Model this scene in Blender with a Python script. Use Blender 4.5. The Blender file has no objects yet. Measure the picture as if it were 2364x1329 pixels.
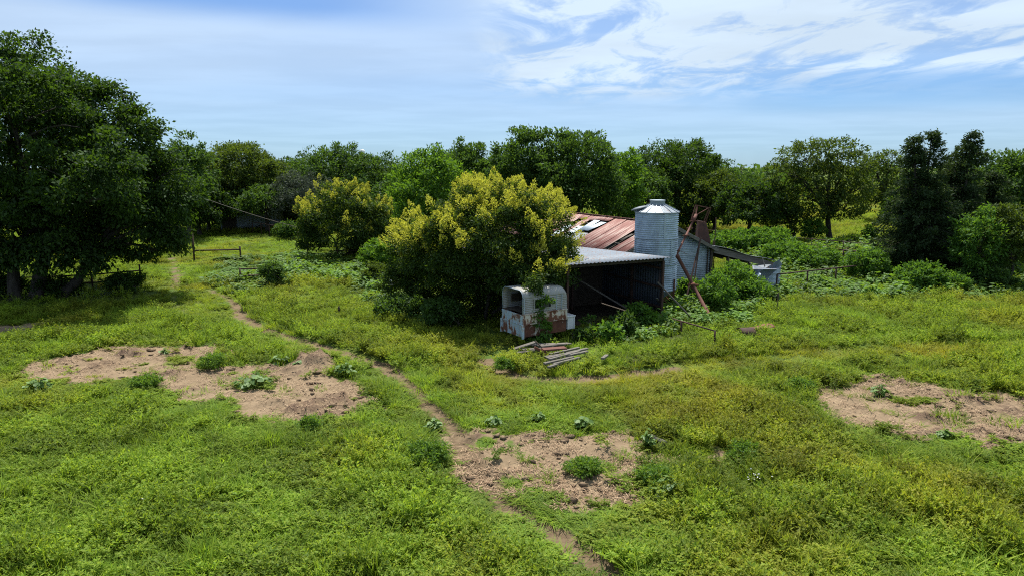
import bpy, math, random
import numpy as np
from mathutils import Vector, Matrix
random.seed(7)
RNG = np.random.default_rng(11)
scene = bpy.context.scene
col = scene.collection

# ------------------------------------------------------------------ camera
H = 7.0; PITCH = math.radians(10.05); F = 1577.0
CP, SP = math.cos(PITCH), math.sin(PITCH)
cam_data = bpy.data.cameras.new("camera"); cam = bpy.data.objects.new("camera", cam_data); col.objects.link(cam)
cam.location = (0, 0, H); cam.rotation_euler = (math.pi/2-PITCH, 0, 0)
cam_data.sensor_width = 36; cam_data.lens = F/2364*36; cam_data.clip_start = .1; cam_data.clip_end = 6000
scene.camera = cam

# ------------------------------------------------------------------ world and sun
SUN_EL = math.radians(64); SUN_AZ = math.radians(-3)      # azimuth from +Y, positive to the right
sd = Vector((math.sin(SUN_AZ)*math.cos(SUN_EL), math.cos(SUN_AZ)*math.cos(SUN_EL), math.sin(SUN_EL)))
world = bpy.data.worlds.new("World"); scene.world = world; world.use_nodes = True
nt = world.node_tree; N = nt.nodes; L = nt.links; N.clear()
def wn(t, **k):
    n = N.new(t)
    for a, b in k.items(): setattr(n, a, b)
    return n
def wmath(op, a, b=None, c=None, clamp=False):
    n = N.new('ShaderNodeMath'); n.operation = op; n.use_clamp = clamp
    for i, v in enumerate((a, b, c)):
        if v is None: continue
        if hasattr(v, 'is_output'): L.new(v, n.inputs[i])
        else: n.inputs[i].default_value = v
    return n.outputs[0]
def wmap(v, a, b, c=0., d=1., smooth=True):
    n = N.new('ShaderNodeMapRange'); n.interpolation_type = 'SMOOTHSTEP' if smooth else 'LINEAR'
    L.new(v, n.inputs[0])
    for i, q in enumerate((a, b, c, d)): n.inputs[i+1].default_value = q
    return n.outputs[0]
sky = wn('ShaderNodeTexSky', sky_type='NISHITA', sun_disc=False)
sky.sun_elevation = SUN_EL; sky.sun_rotation = SUN_AZ; sky.air_density = 1.0; sky.dust_density = .4; sky.ozone_density = 2.5; sky.altitude = 200
tc = wn('ShaderNodeTexCoord'); sep = wn('ShaderNodeSeparateXYZ'); L.new(tc.outputs['Generated'], sep.inputs[0])
X, Y, Z = sep.outputs
zc = wmath('MAXIMUM', Z, .02); zc = wmath('ADD', zc, .04)
ux = wmath('DIVIDE', X, zc); uy = wmath('DIVIDE', Y, zc)
def noise2(sx, sy, detail=6., rough=.55, dist=0., ox=0., oy=0.):
    c = wn('ShaderNodeCombineXYZ')
    L.new(wmath('MULTIPLY_ADD', ux, sx, ox), c.inputs[0]); L.new(wmath('MULTIPLY_ADD', uy, sy, oy), c.inputs[1])
    n = wn('ShaderNodeTexNoise'); n.inputs['Scale'].default_value = 1; n.inputs['Detail'].default_value = detail
    n.inputs['Roughness'].default_value = rough; n.inputs['Distortion'].default_value = dist
    L.new(c.outputs[0], n.inputs['Vector']); return n.outputs[0]
az = wmath('ARCTAN2', X, Y)                                     # 0 ahead, + right
rightm = wmap(az, -.12, .16)
# high veil everywhere, soft streaks, and broken bright cloud to the upper right
v1 = wmap(noise2(.10, .17, 4, .5, .4, 3.1, 1.7), .32, .68)
bluetop = wmath('MULTIPLY', wmap(Z, .172, .208), wmath('MULTIPLY', wmap(az, -.68, -.50), wmap(az, -.30, .04, 1., 0.)))
zm = wmap(Z, .04, .15)
v1 = wmath('MULTIPLY_ADD', wmath('SUBTRACT', v1, .5), zm, .5)
veil = wmath('MULTIPLY_ADD', v1, .34, .42)
veil = wmath('MULTIPLY', veil, wmath('MULTIPLY_ADD', bluetop, -.68, 1.))
st = wmap(noise2(.22, .62, 6, .55, .6, 9.3, 4.2), .40, .72)
streak = wmath('MULTIPLY', wmath('MULTIPLY', st, wmath('MULTIPLY_ADD', rightm, .22, .08)), wmap(Z, .10, .18))
brk = wmap(noise2(2.1, 1.05, 9, .62, .55, 4.3, 8.6), .38, .62)
brk2 = wmap(noise2(.28, .40, 3, .5, .3, 6.3, 2.6), .22, .52)
brkmask = wmath('MULTIPLY', wmap(Z, .070, .130), wmap(az, -.08, .06))
broken = wmath('MULTIPLY', wmath('MULTIPLY', brk, brk2), brkmask)
gap = wmath('MULTIPLY', wmath('MULTIPLY', wmap(az, .20, .42), wmap(Z, .055, .085)), wmap(Z, .10, .13, 1., 0.))     # the bluer gap at the right
veil = wmath('MULTIPLY', veil, wmath('MULTIPLY_ADD', brkmask, -.42, 1.))
dens = wmath('ADD', wmath('ADD', veil, streak), wmath('MULTIPLY', broken, .80))
dens = wmath('MULTIPLY', dens, wmath('MULTIPLY_ADD', gap, -.45, 1.))
dens = wmath('MULTIPLY', dens, wmap(Z, -.01, .10, .70, 1.), clamp=True)
cshade = wmap(noise2(.6, .8, 5, .55, .2, 5.2, 2.2), .35, .65, .92, 1.04)
ccol = wn('ShaderNodeMix', data_type='RGBA', blend_type='MULTIPLY'); ccol.inputs[0].default_value = 1
ccol.inputs['A'].default_value = (7.0, 8.5, 10.1, 1); L.new(cshade, ccol.inputs['B'])
tint = wn('ShaderNodeMix', data_type='RGBA', blend_type='MULTIPLY'); tint.inputs[0].default_value = 1
L.new(sky.outputs[0], tint.inputs['A']); tint.inputs['B'].default_value = (.38, .73, 1.18, 1)
mixc = wn('ShaderNodeMix', data_type='RGBA'); L.new(dens, mixc.inputs[0]); L.new(tint.outputs['Result'], mixc.inputs['A']); L.new(ccol.outputs['Result'], mixc.inputs['B'])
bg = wn('ShaderNodeBackground'); bg.inputs[1].default_value = .058; L.new(mixc.outputs['Result'], bg.inputs[0])
out = wn('ShaderNodeOutputWorld'); L.new(bg.outputs[0], out.inputs[0])

sun_d = bpy.data.lights.new("sun", 'SUN'); sun_d.energy = 4.7; sun_d.angle = math.radians(.5); sun_d.color = (1, .95, .86)
sun = bpy.data.objects.new("sun", sun_d); col.objects.link(sun); sun.rotation_euler = (-sd).to_track_quat('-Z', 'Y').to_euler()
vs = scene.view_settings; vs.view_transform = 'Standard'; vs.look = 'None'; vs.gamma = 1; vs.use_curve_mapping = False; vs.exposure = .8
scene.cycles.filter_width = 1.1; scene.cycles.max_bounces = 6; scene.cycles.diffuse_bounces = 3; scene.cycles.glossy_bounces = 2
scene.cycles.transmission_bounces = 3; scene.cycles.transparent_max_bounces = 4
scene.cycles.use_denoising = False; scene.cycles.caustics_reflective = False; scene.cycles.caustics_refractive = False

# ------------------------------------------------------------------ picture <-> place
def ray(px, py):
    a = (px-1182)/F; b = -(py-664.5)/F
    return np.array((a, CP+b*SP, -SP+b*CP))
def G(px, py, z=0.):                       # point of height z seen at a pixel
    d = ray(px, py); t = (z-H)/d[2]; return np.array((d[0]*t, d[1]*t, z))
def at(px, py, Yd):                        # point at distance Yd seen at a pixel
    d = ray(px, py); t = Yd/d[1]; return np.array((d[0]*t, Yd, H+d[2]*t))
def proj(x, y, z=0.):
    dep = y*CP-(z-H)*SP; return 1182+F*x/dep, 664.5-F*(y*SP+(z-H)*CP)/dep

# ------------------------------------------------------------------ numpy noise
def _hash(ix, iy, s):
    h = (ix.astype(np.int64)*374761393 + iy.astype(np.int64)*668265263 + s*974634777) & 0xffffffff
    h = ((h ^ (h >> 13))*1274126177) & 0xffffffff
    return ((h ^ (h >> 16)) & 0xffff)/65535.
def vnoise(x, y, s=0):
    ix = np.floor(x); iy = np.floor(y); fx = x-ix; fy = y-iy
    fx = fx*fx*(3-2*fx); fy = fy*fy*(3-2*fy)
    a = _hash(ix, iy, s); b = _hash(ix+1, iy, s); c = _hash(ix, iy+1, s); d = _hash(ix+1, iy+1, s)
    return (a*(1-fx)+b*fx)*(1-fy)+(c*(1-fx)+d*fx)*fy
def fbm(x, y, s=0, o=4, r=.5):
    t = 0; a = 1; w = 0
    for i in range(o):
        t = t+a*vnoise(x*2**i+17.3*i, y*2**i-9.1*i, s+i); w += a; a *= r
    return t/w
def sstep(a, b, x):
    t = np.clip((x-a)/(b-a), 0, 1); return t*t*(3-2*t)

# ------------------------------------------------------------------ tags and builders
def tag(o, label=None, cat=None, group=None, kind=None):
    for k, v in (('label', label), ('category', cat), ('group', group), ('kind', kind)):
        if v: o[k] = v
    return o
def empty(name, loc, rz=0, label=None, cat=None, group=None):
    o = bpy.data.objects.new(name, None); col.objects.link(o); o.location = loc; o.rotation_euler = (0, 0, rz)
    o.empty_display_size = .2
    return tag(o, label, cat, group)
def link_mesh(name, me, mat, parent=None):
    o = bpy.data.objects.new(name, me); col.objects.link(o)
    if mat: me.materials.append(mat)
    if parent: o.parent = parent
    return o
def mesh_np(name, V, Fc, n, smooth=False):
    """V (k,3) float, Fc (m,n) int -> mesh"""
    me = bpy.data.meshes.new(name); m = len(Fc)
    me.vertices.add(len(V)); me.vertices.foreach_set('co', np.asarray(V, np.float32).ravel())
    me.loops.add(m*n); me.loops.foreach_set('vertex_index', np.asarray(Fc, np.int32).ravel())
    me.polygons.add(m); me.polygons.foreach_set('loop_start', np.arange(0, m*n, n, dtype=np.int32))
    me.polygons.foreach_set('loop_total', np.full(m, n, np.int32))
    if smooth: me.polygons.foreach_set('use_smooth', np.ones(m, bool))
    me.update(calc_edges=True); return me
class MB:
    def __init__(s): s.v = []; s.f = []; s.sm = []
    def add(s, V, Fc, smooth=False):
        b = len(s.v); s.v += [tuple(map(float, p)) for p in V]
        s.f += [tuple(b+i for i in f) for f in Fc]; s.sm += [smooth]*len(Fc); return s
    def box(s, c, size, rz=0, M=None):
        hx, hy, hz = (q/2 for q in size)
        P = [Vector((x, y, z)) for x in (-hx, hx) for y in (-hy, hy) for z in (-hz, hz)]
        R = M if M is not None else Matrix.Rotation(rz, 3, 'Z')
        P = [R @ p + Vector(c) for p in P]
        return s.add(P, [(0, 1, 3, 2), (4, 6, 7, 5), (0, 4, 5, 1), (2, 3, 7, 6), (0, 2, 6, 4), (1, 5, 7, 3)])
    def beam(s, a, b, w, h, roll=0):
        a = Vector(a); b = Vector(b); d = (b-a); Ln = d.length
        q = d.to_track_quat('X', 'Z').to_matrix() @ Matrix.Rotation(roll, 3, 'X')
        return s.box((a+b)/2, (Ln, w, h), M=q)
    def tube(s, pts, rad, n=8, caps=True, smooth=True):
        pts = [Vector(p) for p in pts]
        if not hasattr(rad, '__len__'): rad = [rad]*len(pts)
        V = []; ref = None
        for i, p in enumerate(pts):
            d = (pts[min(i+1, len(pts)-1)]-pts[max(i-1, 0)]).normalized()
            if ref is None: ref = Vector((0, 0, 1)) if abs(d.z) < .9 else Vector((1, 0, 0))
            a = d.cross(ref).normalized(); b = d.cross(a).normalized(); ref = b.cross(d) if False else ref
            for k in range(n):
                t = 2*math.pi*k/n; V.append(p+(a*math.cos(t)+b*math.sin(t))*rad[i])
        Fc = [(i*n+k, i*n+(k+1) % n, (i+1)*n+(k+1) % n, (i+1)*n+k) for i in range(len(pts)-1) for k in range(n)]
        if caps: Fc += [tuple(range(n-1, -1, -1)), tuple((len(pts)-1)*n+k for k in range(n))]
        return s.add(V, Fc, smooth)
    def lathe(s, prof, n=48, c=(0, 0, 0), caps=(False, False)):
        V = [(c[0]+r*math.cos(2*math.pi*k/n), c[1]+r*math.sin(2*math.pi*k/n), c[2]+z) for r, z in prof for k in range(n)]
        m = len(prof)
        Fc = [(i*n+k, i*n+(k+1) % n, (i+1)*n+(k+1) % n, (i+1)*n+k) for i in range(m-1) for k in range(n)]
        if caps[0]: Fc.append(tuple(range(n-1, -1, -1)))
        if caps[1]: Fc.append(tuple((m-1)*n+k for k in range(n)))
        return s.add(V, Fc, True)
    def grid(s, fn, us, vs_, smooth=True):
        V = [fn(u, v) for u in us for v in vs_]; nv = len(vs_)
        return s.add(V, [(i*nv+j, (i+1)*nv+j, (i+1)*nv+j+1, i*nv+j+1) for i in range(len(us)-1) for j in range(nv-1)], smooth)
    def build(s, name, mat, parent=None, solid=0, bevel=0):
        me = bpy.data.meshes.new(name); me.from_pydata(s.v, [], s.f); me.update()
        me.polygons.foreach_set('use_smooth', s.sm)
        o = link_mesh(name, me, mat, parent)
        if bevel:
            b = o.modifiers.new('bevel', 'BEVEL'); b.width = bevel; b.segments = 2; b.limit_method = 'ANGLE'
        if solid:
            m = o.modifiers.new('thickness', 'SOLIDIFY'); m.thickness = solid; m.offset = 0
        return o
def lin(a, b, n): return [a+(b-a)*i/(n-1) for i in range(n)]

# ------------------------------------------------------------------ materials
class NT:
    def __init__(s, name):
        s.m = bpy.data.materials.new(name); s.m.use_nodes = True; s.t = s.m.node_tree; s.t.nodes.clear()
        s.out = s.t.nodes.new('ShaderNodeOutputMaterial')
    def n(s, t, **k):
        n = s.t.nodes.new(t)
        for a, b in k.items(): setattr(n, a, b)
        return n
    def l(s, a, b): s.t.links.new(a, b)
    def set(s, sock, v):
        if hasattr(v, 'is_output'): s.l(v, sock)
        else: sock.default_value = v
    def math(s, op, a, b=0., clamp=False):
        n = s.n('ShaderNodeMath', operation=op, use_clamp=clamp); s.set(n.inputs[0], a); s.set(n.inputs[1], b); return n.outputs[0]
    def map(s, v, a, b, c=0., d=1.):
        n = s.n('ShaderNodeMapRange', interpolation_type='SMOOTHSTEP'); s.l(v, n.inputs[0])
        for i, q in enumerate((a, b, c, d)): s.set(n.inputs[i+1], q)
        return n.outputs[0]
    def mix(s, f, a, b, blend='MIX'):
        n = s.n('ShaderNodeMix', data_type='RGBA', blend_type=blend); s.set(n.inputs[0], f)
        s.set(n.inputs['A'], a if hasattr(a, 'is_output') else (*a, 1)); s.set(n.inputs['B'], b if hasattr(b, 'is_output') else (*b, 1)); return n.outputs['Result']
    def coord(s, kind='Object', scale=(1, 1, 1), loc=(0, 0, 0)):
        tc = s.n('ShaderNodeTexCoord'); mp = s.n('ShaderNodeMapping'); s.l(tc.outputs[kind], mp.inputs[0])
        mp.inputs['Scale'].default_value = scale; mp.inputs['Location'].default_value = loc; return mp.outputs[0]
    def noise(s, vec, scale=1., detail=5., rough=.55, dist=0.):
        n = s.n('ShaderNodeTexNoise'); s.l(vec, n.inputs['Vector'])
        for k, v in (('Scale', scale), ('Detail', detail), ('Roughness', rough), ('Distortion', dist)): n.inputs[k].default_value = v
        return n.outputs[0]
    def bsdf(s, color, rough=.7, metal=0., bump=None, bs=.3, bd=.02, spec=.4):
        p = s.n('ShaderNodeBsdfPrincipled')
        s.set(p.inputs['Base Color'], color if hasattr(color, 'is_output') else (*color, 1)); s.set(p.inputs['Roughness'], rough); s.set(p.inputs['Metallic'], metal)
        p.inputs['Specular IOR Level'].default_value = spec
        if bump is not None:
            b = s.n('ShaderNodeBump'); b.inputs['Strength'].default_value = bs; b.inputs['Distance'].default_value = bd
            s.l(bump, b.inputs['Height']); s.l(b.outputs[0], p.inputs['Normal'])
        s.l(p.outputs[0], s.out.inputs[0]); return s.m
def leaf_mat(name, dark, light, trans, tw=.45, tinted=None, rough=.6, gloss=.012):
    """Leaves: every leaf its own tone; thin enough to let light through. tinted: colour reached as the instance attribute 'tint' goes to 1."""
    s = NT(name); g = s.n('ShaderNodeNewGeometry'); r = g.outputs['Random Per Island']
    c = s.mix(r, dark, light); t = s.mix(r, tuple(q*.75 for q in trans), trans)
    if tinted:
        a = s.n('ShaderNodeAttribute', attribute_type='INSTANCER', attribute_name='tint')
        f = s.math('ADD', a.outputs['Fac'], s.math('MULTIPLY', s.math('SUBTRACT', r, .5), .5), clamp=True)
        c = s.mix(f, c, tinted[0]); t = s.mix(f, t, tinted[1])
        a2 = s.n('ShaderNodeAttribute', attribute_type='INSTANCER', attribute_name='tone'); c = s.mix(1., c, a2.outputs['Fac'], 'MULTIPLY'); t = s.mix(1., t, a2.outputs['Fac'], 'MULTIPLY')
    d = s.n('ShaderNodeBsdfDiffuse'); s.l(c, d.inputs[0])
    tr = s.n('ShaderNodeBsdfTranslucent'); s.l(t, tr.inputs[0])
    m1 = s.n('ShaderNodeMixShader'); m1.inputs[0].default_value = tw; s.l(d.outputs[0], m1.inputs[1]); s.l(tr.outputs[0], m1.inputs[2])
    gl = s.n('ShaderNodeBsdfGlossy'); gl.inputs['Roughness'].default_value = rough; gl.inputs[0].default_value = (.9, .95, 1, 1)
    m2 = s.n('ShaderNodeMixShader'); m2.inputs[0].default_value = gloss; s.l(m1.outputs[0], m2.inputs[1]); s.l(gl.outputs[0], m2.inputs[2])
    s.l(m2.outputs[0], s.out.inputs[0]); return s.m
M = {}
M['leaf_dark'] = leaf_mat('oak_leaf', (.012, .030, .005), (.046, .094, .011), (.080, .155, .009), .40)
M['leaf_mid'] = leaf_mat('elm_leaf', (.020, .050, .008), (.058, .118, .017), (.105, .195, .017), .42)
M['leaf_bright'] = leaf_mat('mulberry_leaf', (.040, .100, .008), (.090, .190, .014), (.170, .320, .016), .45)
M['leaf_olive'] = leaf_mat('pecan_leaf', (.026, .050, .007), (.075, .120, .013), (.125, .185, .014), .42)
M['leaf_grey'] = leaf_mat('grey_leaf', (.040, .055, .036), (.075, .090, .058), (.070, .095, .045), .30)
M['leaf_cedar'] = leaf_mat('cedar_leaf', (.015, .034, .009), (.044, .074, .019), (.060, .100, .018), .32)
M['leaf_gold'] = leaf_mat('rain_tree_leaf', (.016, .040, .005), (.048, .088, .009), (.105, .170, .011), .40)
M['flower_gold'] = leaf_mat('rain_tree_flower', (.42, .42, .035), (.64, .62, .095), (.56, .56, .050), .42)
M['leaf_bush'] = leaf_mat('bush_leaf', (.036, .095, .010), (.090, .190, .020), (.160, .310, .020), .45)
M['leaf_squash'] = leaf_mat('squash_leaf', (.085, .160, .028), (.160, .260, .055), (.170, .300, .040), .38, gloss=.03)
M['weed'] = leaf_mat('ragweed_leaf', (.105, .185, .017), (.210, .298, .028), (.305, .425, .024), .48, ((.270, .248, .030), (.355, .335, .026)), gloss=.008)
M['grass'] = leaf_mat('grass_blade', (.110, .200, .018), (.200, .305, .030), (.270, .420, .026), .46, ((.270, .240, .022), (.320, .300, .018)), gloss=.008)
M['weed_bush'] = leaf_mat('weed_bush_leaf', (.050, .115, .012), (.125, .215, .026), (.190, .330, .022), .45)
M['broad'] = leaf_mat('broad_weed_leaf', (.060, .130, .016), (.145, .260, .036), (.210, .370, .024), .44, ((.120, .160, .030), (.150, .190, .025)), gloss=.02)
def bark(name, a, b):
    s = NT(name); v = s.coord('Object', (1, 1, .22)); n = s.noise(v, 9, 6, .6, .4)
    M[name] = s.bsdf(s.mix(s.map(n, .3, .7), a, b), .95, bump=n, bs=.8, bd=.04)
bark('bark', (.022, .018, .014), (.065, .055, .045)); bark('bark_pale', (.06, .05, .04), (.17, .15, .125))
def galv(name, base=(.42, .46, .50), rust=.0, rough=.42, metal=.55, scale=(1, 1, 1)):
    s = NT(name); v = s.coord('Object', scale); n = s.noise(v, 2.2, 6, .6, .2); n2 = s.noise(s.coord('Object', (6, 6, .5)), 1.4, 6, .65)
    c = s.mix(s.map(n, .3, .7), tuple(q*.8 for q in base), tuple(min(1, q*1.15) for q in base))
    rf = s.math('MULTIPLY', s.map(n2, .62-rust*.25, .78-rust*.25), min(1., .25+rust))
    c = s.mix(rf, c, (.17, .075, .035))
    M[name] = s.bsdf(c, s.map(n, .2, .8, rough-.08, rough+.12), s.math('MULTIPLY', s.math('SUBTRACT', 1., rf), metal), bump=n, bs=.08)
galv('galvanised', (.42, .505, .58), rust=.22, metal=.35, rough=.5); galv('galvanised_dull', (.33, .395, .45), .16, .55, .3); galv('galvanised_roof', (.165, .205, .25), .52, .66, .2); galv('galvanised_dark', (.055, .066, .080), .25, .6, .4)  # galvanised_dark: the shade inside the open shed is put into its colour
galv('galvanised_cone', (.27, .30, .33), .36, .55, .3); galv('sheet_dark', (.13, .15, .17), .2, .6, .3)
def rusty(name, base, deep, pale, k=.5, scale=(1, 1, 1), sc=3., rough=.8):
    s = NT(name); v = s.coord('Object', scale); n = s.noise(v, sc, 8, .65, .4); n2 = s.noise(s.coord('Object', scale, (3, 5, 7)), sc*2.3, 6, .6)
    c = s.mix(s.map(n, .35, .65), base, deep); c = s.mix(s.math('MULTIPLY', s.map(n2, .70-k*.2, .80-k*.2), .8), c, pale)
    M[name] = s.bsdf(c, rough, 0, bump=n, bs=.2, spec=.25)
rusty('rust_iron', (.16, .060, .035), (.075, .032, .022), (.24, .10, .06), .4)
rusty('rust_pipe', (.075, .040, .030), (.040, .026, .022), (.13, .06, .04), .3)
rusty('auger_red', (.135, .058, .043), (.10, .042, .032), (.20, .12, .095), .5)
def roof_mat():
    s = NT('rust_red_roof'); v = s.coord('Object', (2.2, 9, 2.2)); oi = s.n('ShaderNodeObjectInfo')
    mp = s.n('ShaderNodeVectorMath', operation='ADD'); s.l(v, mp.inputs[0]); s.l(oi.outputs['Random'], mp.inputs[1])
    n = s.noise(mp.outputs[0], .7, 7, .6, .2); n2 = s.noise(s.coord('Object', (.8, 7.5, .8)), 1.0, 4, .55)
    c = s.mix(s.map(n, .3, .7), (.165, .060, .047), (.235, .098, .080)); c = s.mix(s.map(n2, .50, .60), c, (.38, .28, .235))
    c = s.mix(s.map(n, .66, .74), c, (.44, .39, .35)); c = s.mix(s.math('MULTIPLY', oi.outputs['Random'], .25), c, (.30, .13, .10))
    M['roof_red'] = s.bsdf(c, .7, 0, bump=n, bs=.1, spec=.3)
roof_mat()
def wood(name, a, b, sc=(1, 14, 14)):
    s = NT(name); v = s.coord('Object', sc); n = s.noise(v, 1.6, 7, .65, .6); oi = s.n('ShaderNodeObjectInfo')
    c = s.mix(s.map(n, .3, .7), a, b); c = s.mix(s.math('MULTIPLY', oi.outputs['Random'], .35), c, tuple(q*.55 for q in a))
    M[name] = s.bsdf(c, .9, 0, bump=n, bs=.4, bd=.01, spec=.2)
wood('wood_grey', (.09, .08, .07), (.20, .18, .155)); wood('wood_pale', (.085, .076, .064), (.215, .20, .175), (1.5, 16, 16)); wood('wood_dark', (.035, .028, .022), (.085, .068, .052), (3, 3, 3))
def paint(name, base, lo, hi, rust=(.15, .050, .024), sc=2.2):
    s = NT(name); v = s.coord('Object', (1, 1, 1)); n = s.noise(v, sc, 9, .68, .5); n3 = s.noise(s.coord('Object', (9, 9, 1.1)), 1.0, 5, .6)
    f = s.map(s.math('ADD', s.math('MULTIPLY', n, .72), s.math('MULTIPLY', n3, .28)), lo, hi)
    c = s.mix(s.map(n3, .35, .7), base, tuple(q*.8 for q in base)); c2 = s.mix(s.map(n, .4, .8), rust, (.19, .080, .045))
    halo = s.map(f, .02, .35); c = s.mix(s.math('MULTIPLY', halo, .6), c, (.42, .30, .20)); c = s.mix(s.map(f, .35, .75), c, c2)
    M[name] = s.bsdf(c, s.map(f, 0, 1, .45, .9), 0, bump=n, bs=.12)
paint('paint_rear', (.38, .47, .52), .46, .60, (.11, .04, .02), 2.6); paint('paint_band', (.50, .46, .40), .40, .58, (.095, .034, .017), 3.6); paint('paint_low', (.50, .50, .48), .36, .50, (.085, .032, .020)); paint('paint_box', (.60, .61, .60), .60, .74)
def shell_mat():
    s = NT('camper_siding'); n = s.noise(s.coord('Object', (1, 1, 1)), 1.6, 6, .6, .3); n2 = s.noise(s.coord('Object', (7, 7, .8)), 1., 5, .6)
    c = s.mix(s.map(n, .3, .7), (.22, .22, .21), (.33, .33, .315)); c = s.mix(s.math('MULTIPLY', s.map(n2, .48, .72), .6), c, (.30, .27, .16))
    M['siding'] = s.bsdf(c, .5, .1, bump=n, bs=.05)
shell_mat()
s = NT('dark_glass'); M['glass'] = s.bsdf(s.mix(s.map(s.noise(s.coord(), 3), .4, .7), (.05, .055, .06), (.16, .17, .17)), .2)
s = NT('tyre_rubber'); M['rubber'] = s.bsdf(s.mix(s.noise(s.coord(), 8), (.02, .02, .02), (.05, .045, .04)), .9)
s = NT('far_shed_paint'); M['shed_grey'] = s.bsdf(s.mix(s.map(s.noise(s.coord('Object', (4, 4, 1)), 1.5), .3, .7), (.20, .24, .27), (.32, .36, .40)), .7)
s = NT('white_paint'); M['white'] = s.bsdf(s.mix(s.map(s.noise(s.coord(), 3), .3, .7), (.60, .61, .62), (.72, .72, .72)), .5)
s = NT('pond_water'); M['water'] = s.bsdf((.05, .07, .08), .08, 0, bump=s.noise(s.coord('Object', (1, 1, 1)), 3, 3), bs=.15)

# ------------------------------------------------------------------ ground: one sheet with bare patches and trodden paths
PATCH = [
 [(38,852),(86,837),(188,816),(257,801),(334,796),(428,796),(492,796),(514,816),(527,841),(599,841),(685,846),(711,831),(753,828),(771,846),(788,871),(839,901),(890,944),(848,953),(771,957),(702,965),(659,970),(612,959),(552,940),(522,925),(428,927),(398,906),(372,888),(300,876),(205,888),(128,880),(56,871)],
 [(1014,1003),(1069,995),(1103,995),(1196,1003),(1264,999),(1344,999),(1408,1003),(1471,1007),(1492,1037),(1577,1064),(1513,1071),(1475,1096),(1475,1135),(1505,1156),(1452,1172),(1402,1174),(1382,1190),(1352,1188),(1315,1170),(1272,1158),(1200,1122),(1150,1106),(1150,1136),(1120,1134),(1050,1092),(1042,1055),(1024,1028)],
 [(1884,910),(1895,896),(1931,896),(1990,892),(2012,872),(2041,870),(2107,881),(2158,892),(2231,903),(2304,914),(2364,929),(2520,950),(2600,1000),(2500,1045),(2364,1020),(2268,1024),(2213,1013),(2121,1005),(2085,1002),(2048,987),(1968,987),(1920,962),(1902,932)],
 [(-60,757),(60,745),(128,742),(120,752),(60,762),(-60,776)],
 [(1635,1040),(1670,1045),(1665,1060),(1690,1078),(1660,1085),(1630,1060)],
]
ISLES = [((1357,1083), 48, 1.), ((1120,1026), 26, .8), ((1180,1022), 20, .6), ((330,840), 16, .5), ((415,832), 34, .6), ((490,838), 34, .9), ((586,884), 46, .6), ((2080,925), 26, .8), ((2130,925), 24, .8), ((600,862), 18, .6), ((1445,1112), 12, .8), ((1990,915), 20, .4), ((1560,1045), 30, .9)]
PATHS = [
 ([(395,590),(403,625),(409,645),(404,662)], .30, .8), ([(404,662),(398,700),(430,722),(470,735)], .3, .35),
 ([(478,668),(500,676),(530,690),(548,704)], .30, .55),
 ([(545,702),(556,722),(574,740),(640,770),(700,788),(760,806),(830,826),(890,842)], .34, .95),
 ([(890,842),(918,862),(950,893),(985,925),(1012,955),(1040,985),(1062,1010)], .29, 1.),
 ([(1062,1010),(1075,1060),(1105,1098),(1140,1130),(1165,1160),(1200,1188),(1240,1208),(1270,1232),(1330,1268),(1370,1295),(1420,1345)], .33, 1.),
 ([(1120,830),(1150,850),(1185,866),(1250,875),(1330,877),(1420,868),(1500,857),(1560,848)], .40, .8), ([(1560,848),(1700,836),(1850,822),(2010,800),(2200,800)], .50, .30),
 ([(470,712),(520,722),(575,742)], .22, .35),
]
PATCHW = [np.array([G(*p)[:2] for p in q]) for q in PATCH]
PATHW = [(np.array([G(*p)[:2] for p in q]), w, k) for q, w, k in PATHS]
ISLEW = [(G(*c)[:2], r/F*(G(*c)[1]*1.03), k) for c, r, k in ISLES]
def seg_dist(x, y, poly, closed):
    d = np.full(x.shape, 1e9); n = len(poly)
    for i in range(n if closed else n-1):
        a = poly[i]; b = poly[(i+1) % n]; ab = b-a
        t = np.clip(((x-a[0])*ab[0]+(y-a[1])*ab[1])/max(ab@ab, 1e-9), 0, 1)
        d = np.minimum(d, np.hypot(x-a[0]-t*ab[0], y-a[1]-t*ab[1]))
    return d
def inside(x, y, poly):
    r = np.zeros(x.shape, bool); n = len(poly)
    for i in range(n):
        (x1, y1), (x2, y2) = poly[i], poly[(i+1) % n]
        if y1 == y2: continue
        c = ((y1 > y) != (y2 > y)) & (x < (x2-x1)*(y-y1)/(y2-y1)+x1); r ^= c
    return r
def dirt_mask(x, y):
    """0 grass .. 1 bare earth; second value: trodden path only"""
    m = np.zeros(x.shape); e = (fbm(x*1.6, y*1.6, 5, 3)-.5)
    for q in PATCHW:
        lo = q.min(0)-1.5; hi = q.max(0)+1.5; k = (x > lo[0]) & (x < hi[0]) & (y > lo[1]) & (y < hi[1])
        if not k.any(): continue
        d = seg_dist(x[k], y[k], q, True); sd_ = np.where(inside(x[k], y[k], q), d, -d)
        m[k] = np.maximum(m[k], sstep(-.38, .40, sd_+e[k]*1.35+(fbm(x[k]*5, y[k]*5, 6, 2)-.5)*.5))
    for c, r, s_ in ISLEW:
        d = np.hypot(x-c[0], (y-c[1])*.8); m = m*(1-s_*sstep(r*1.15, r*.75, d+e*.4))
    p = np.zeros(x.shape)
    for q, w, s_ in PATHW:
        lo = q.min(0)-2; hi = q.max(0)+2; k = (x > lo[0]) & (x < hi[0]) & (y > lo[1]) & (y < hi[1])
        if not k.any(): continue
        d = seg_dist(x[k], y[k], q, False); p[k] = np.maximum(p[k], s_*sstep(w*1.25, w*.6, d+e[k]*w*1.2))
    return m, p
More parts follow.
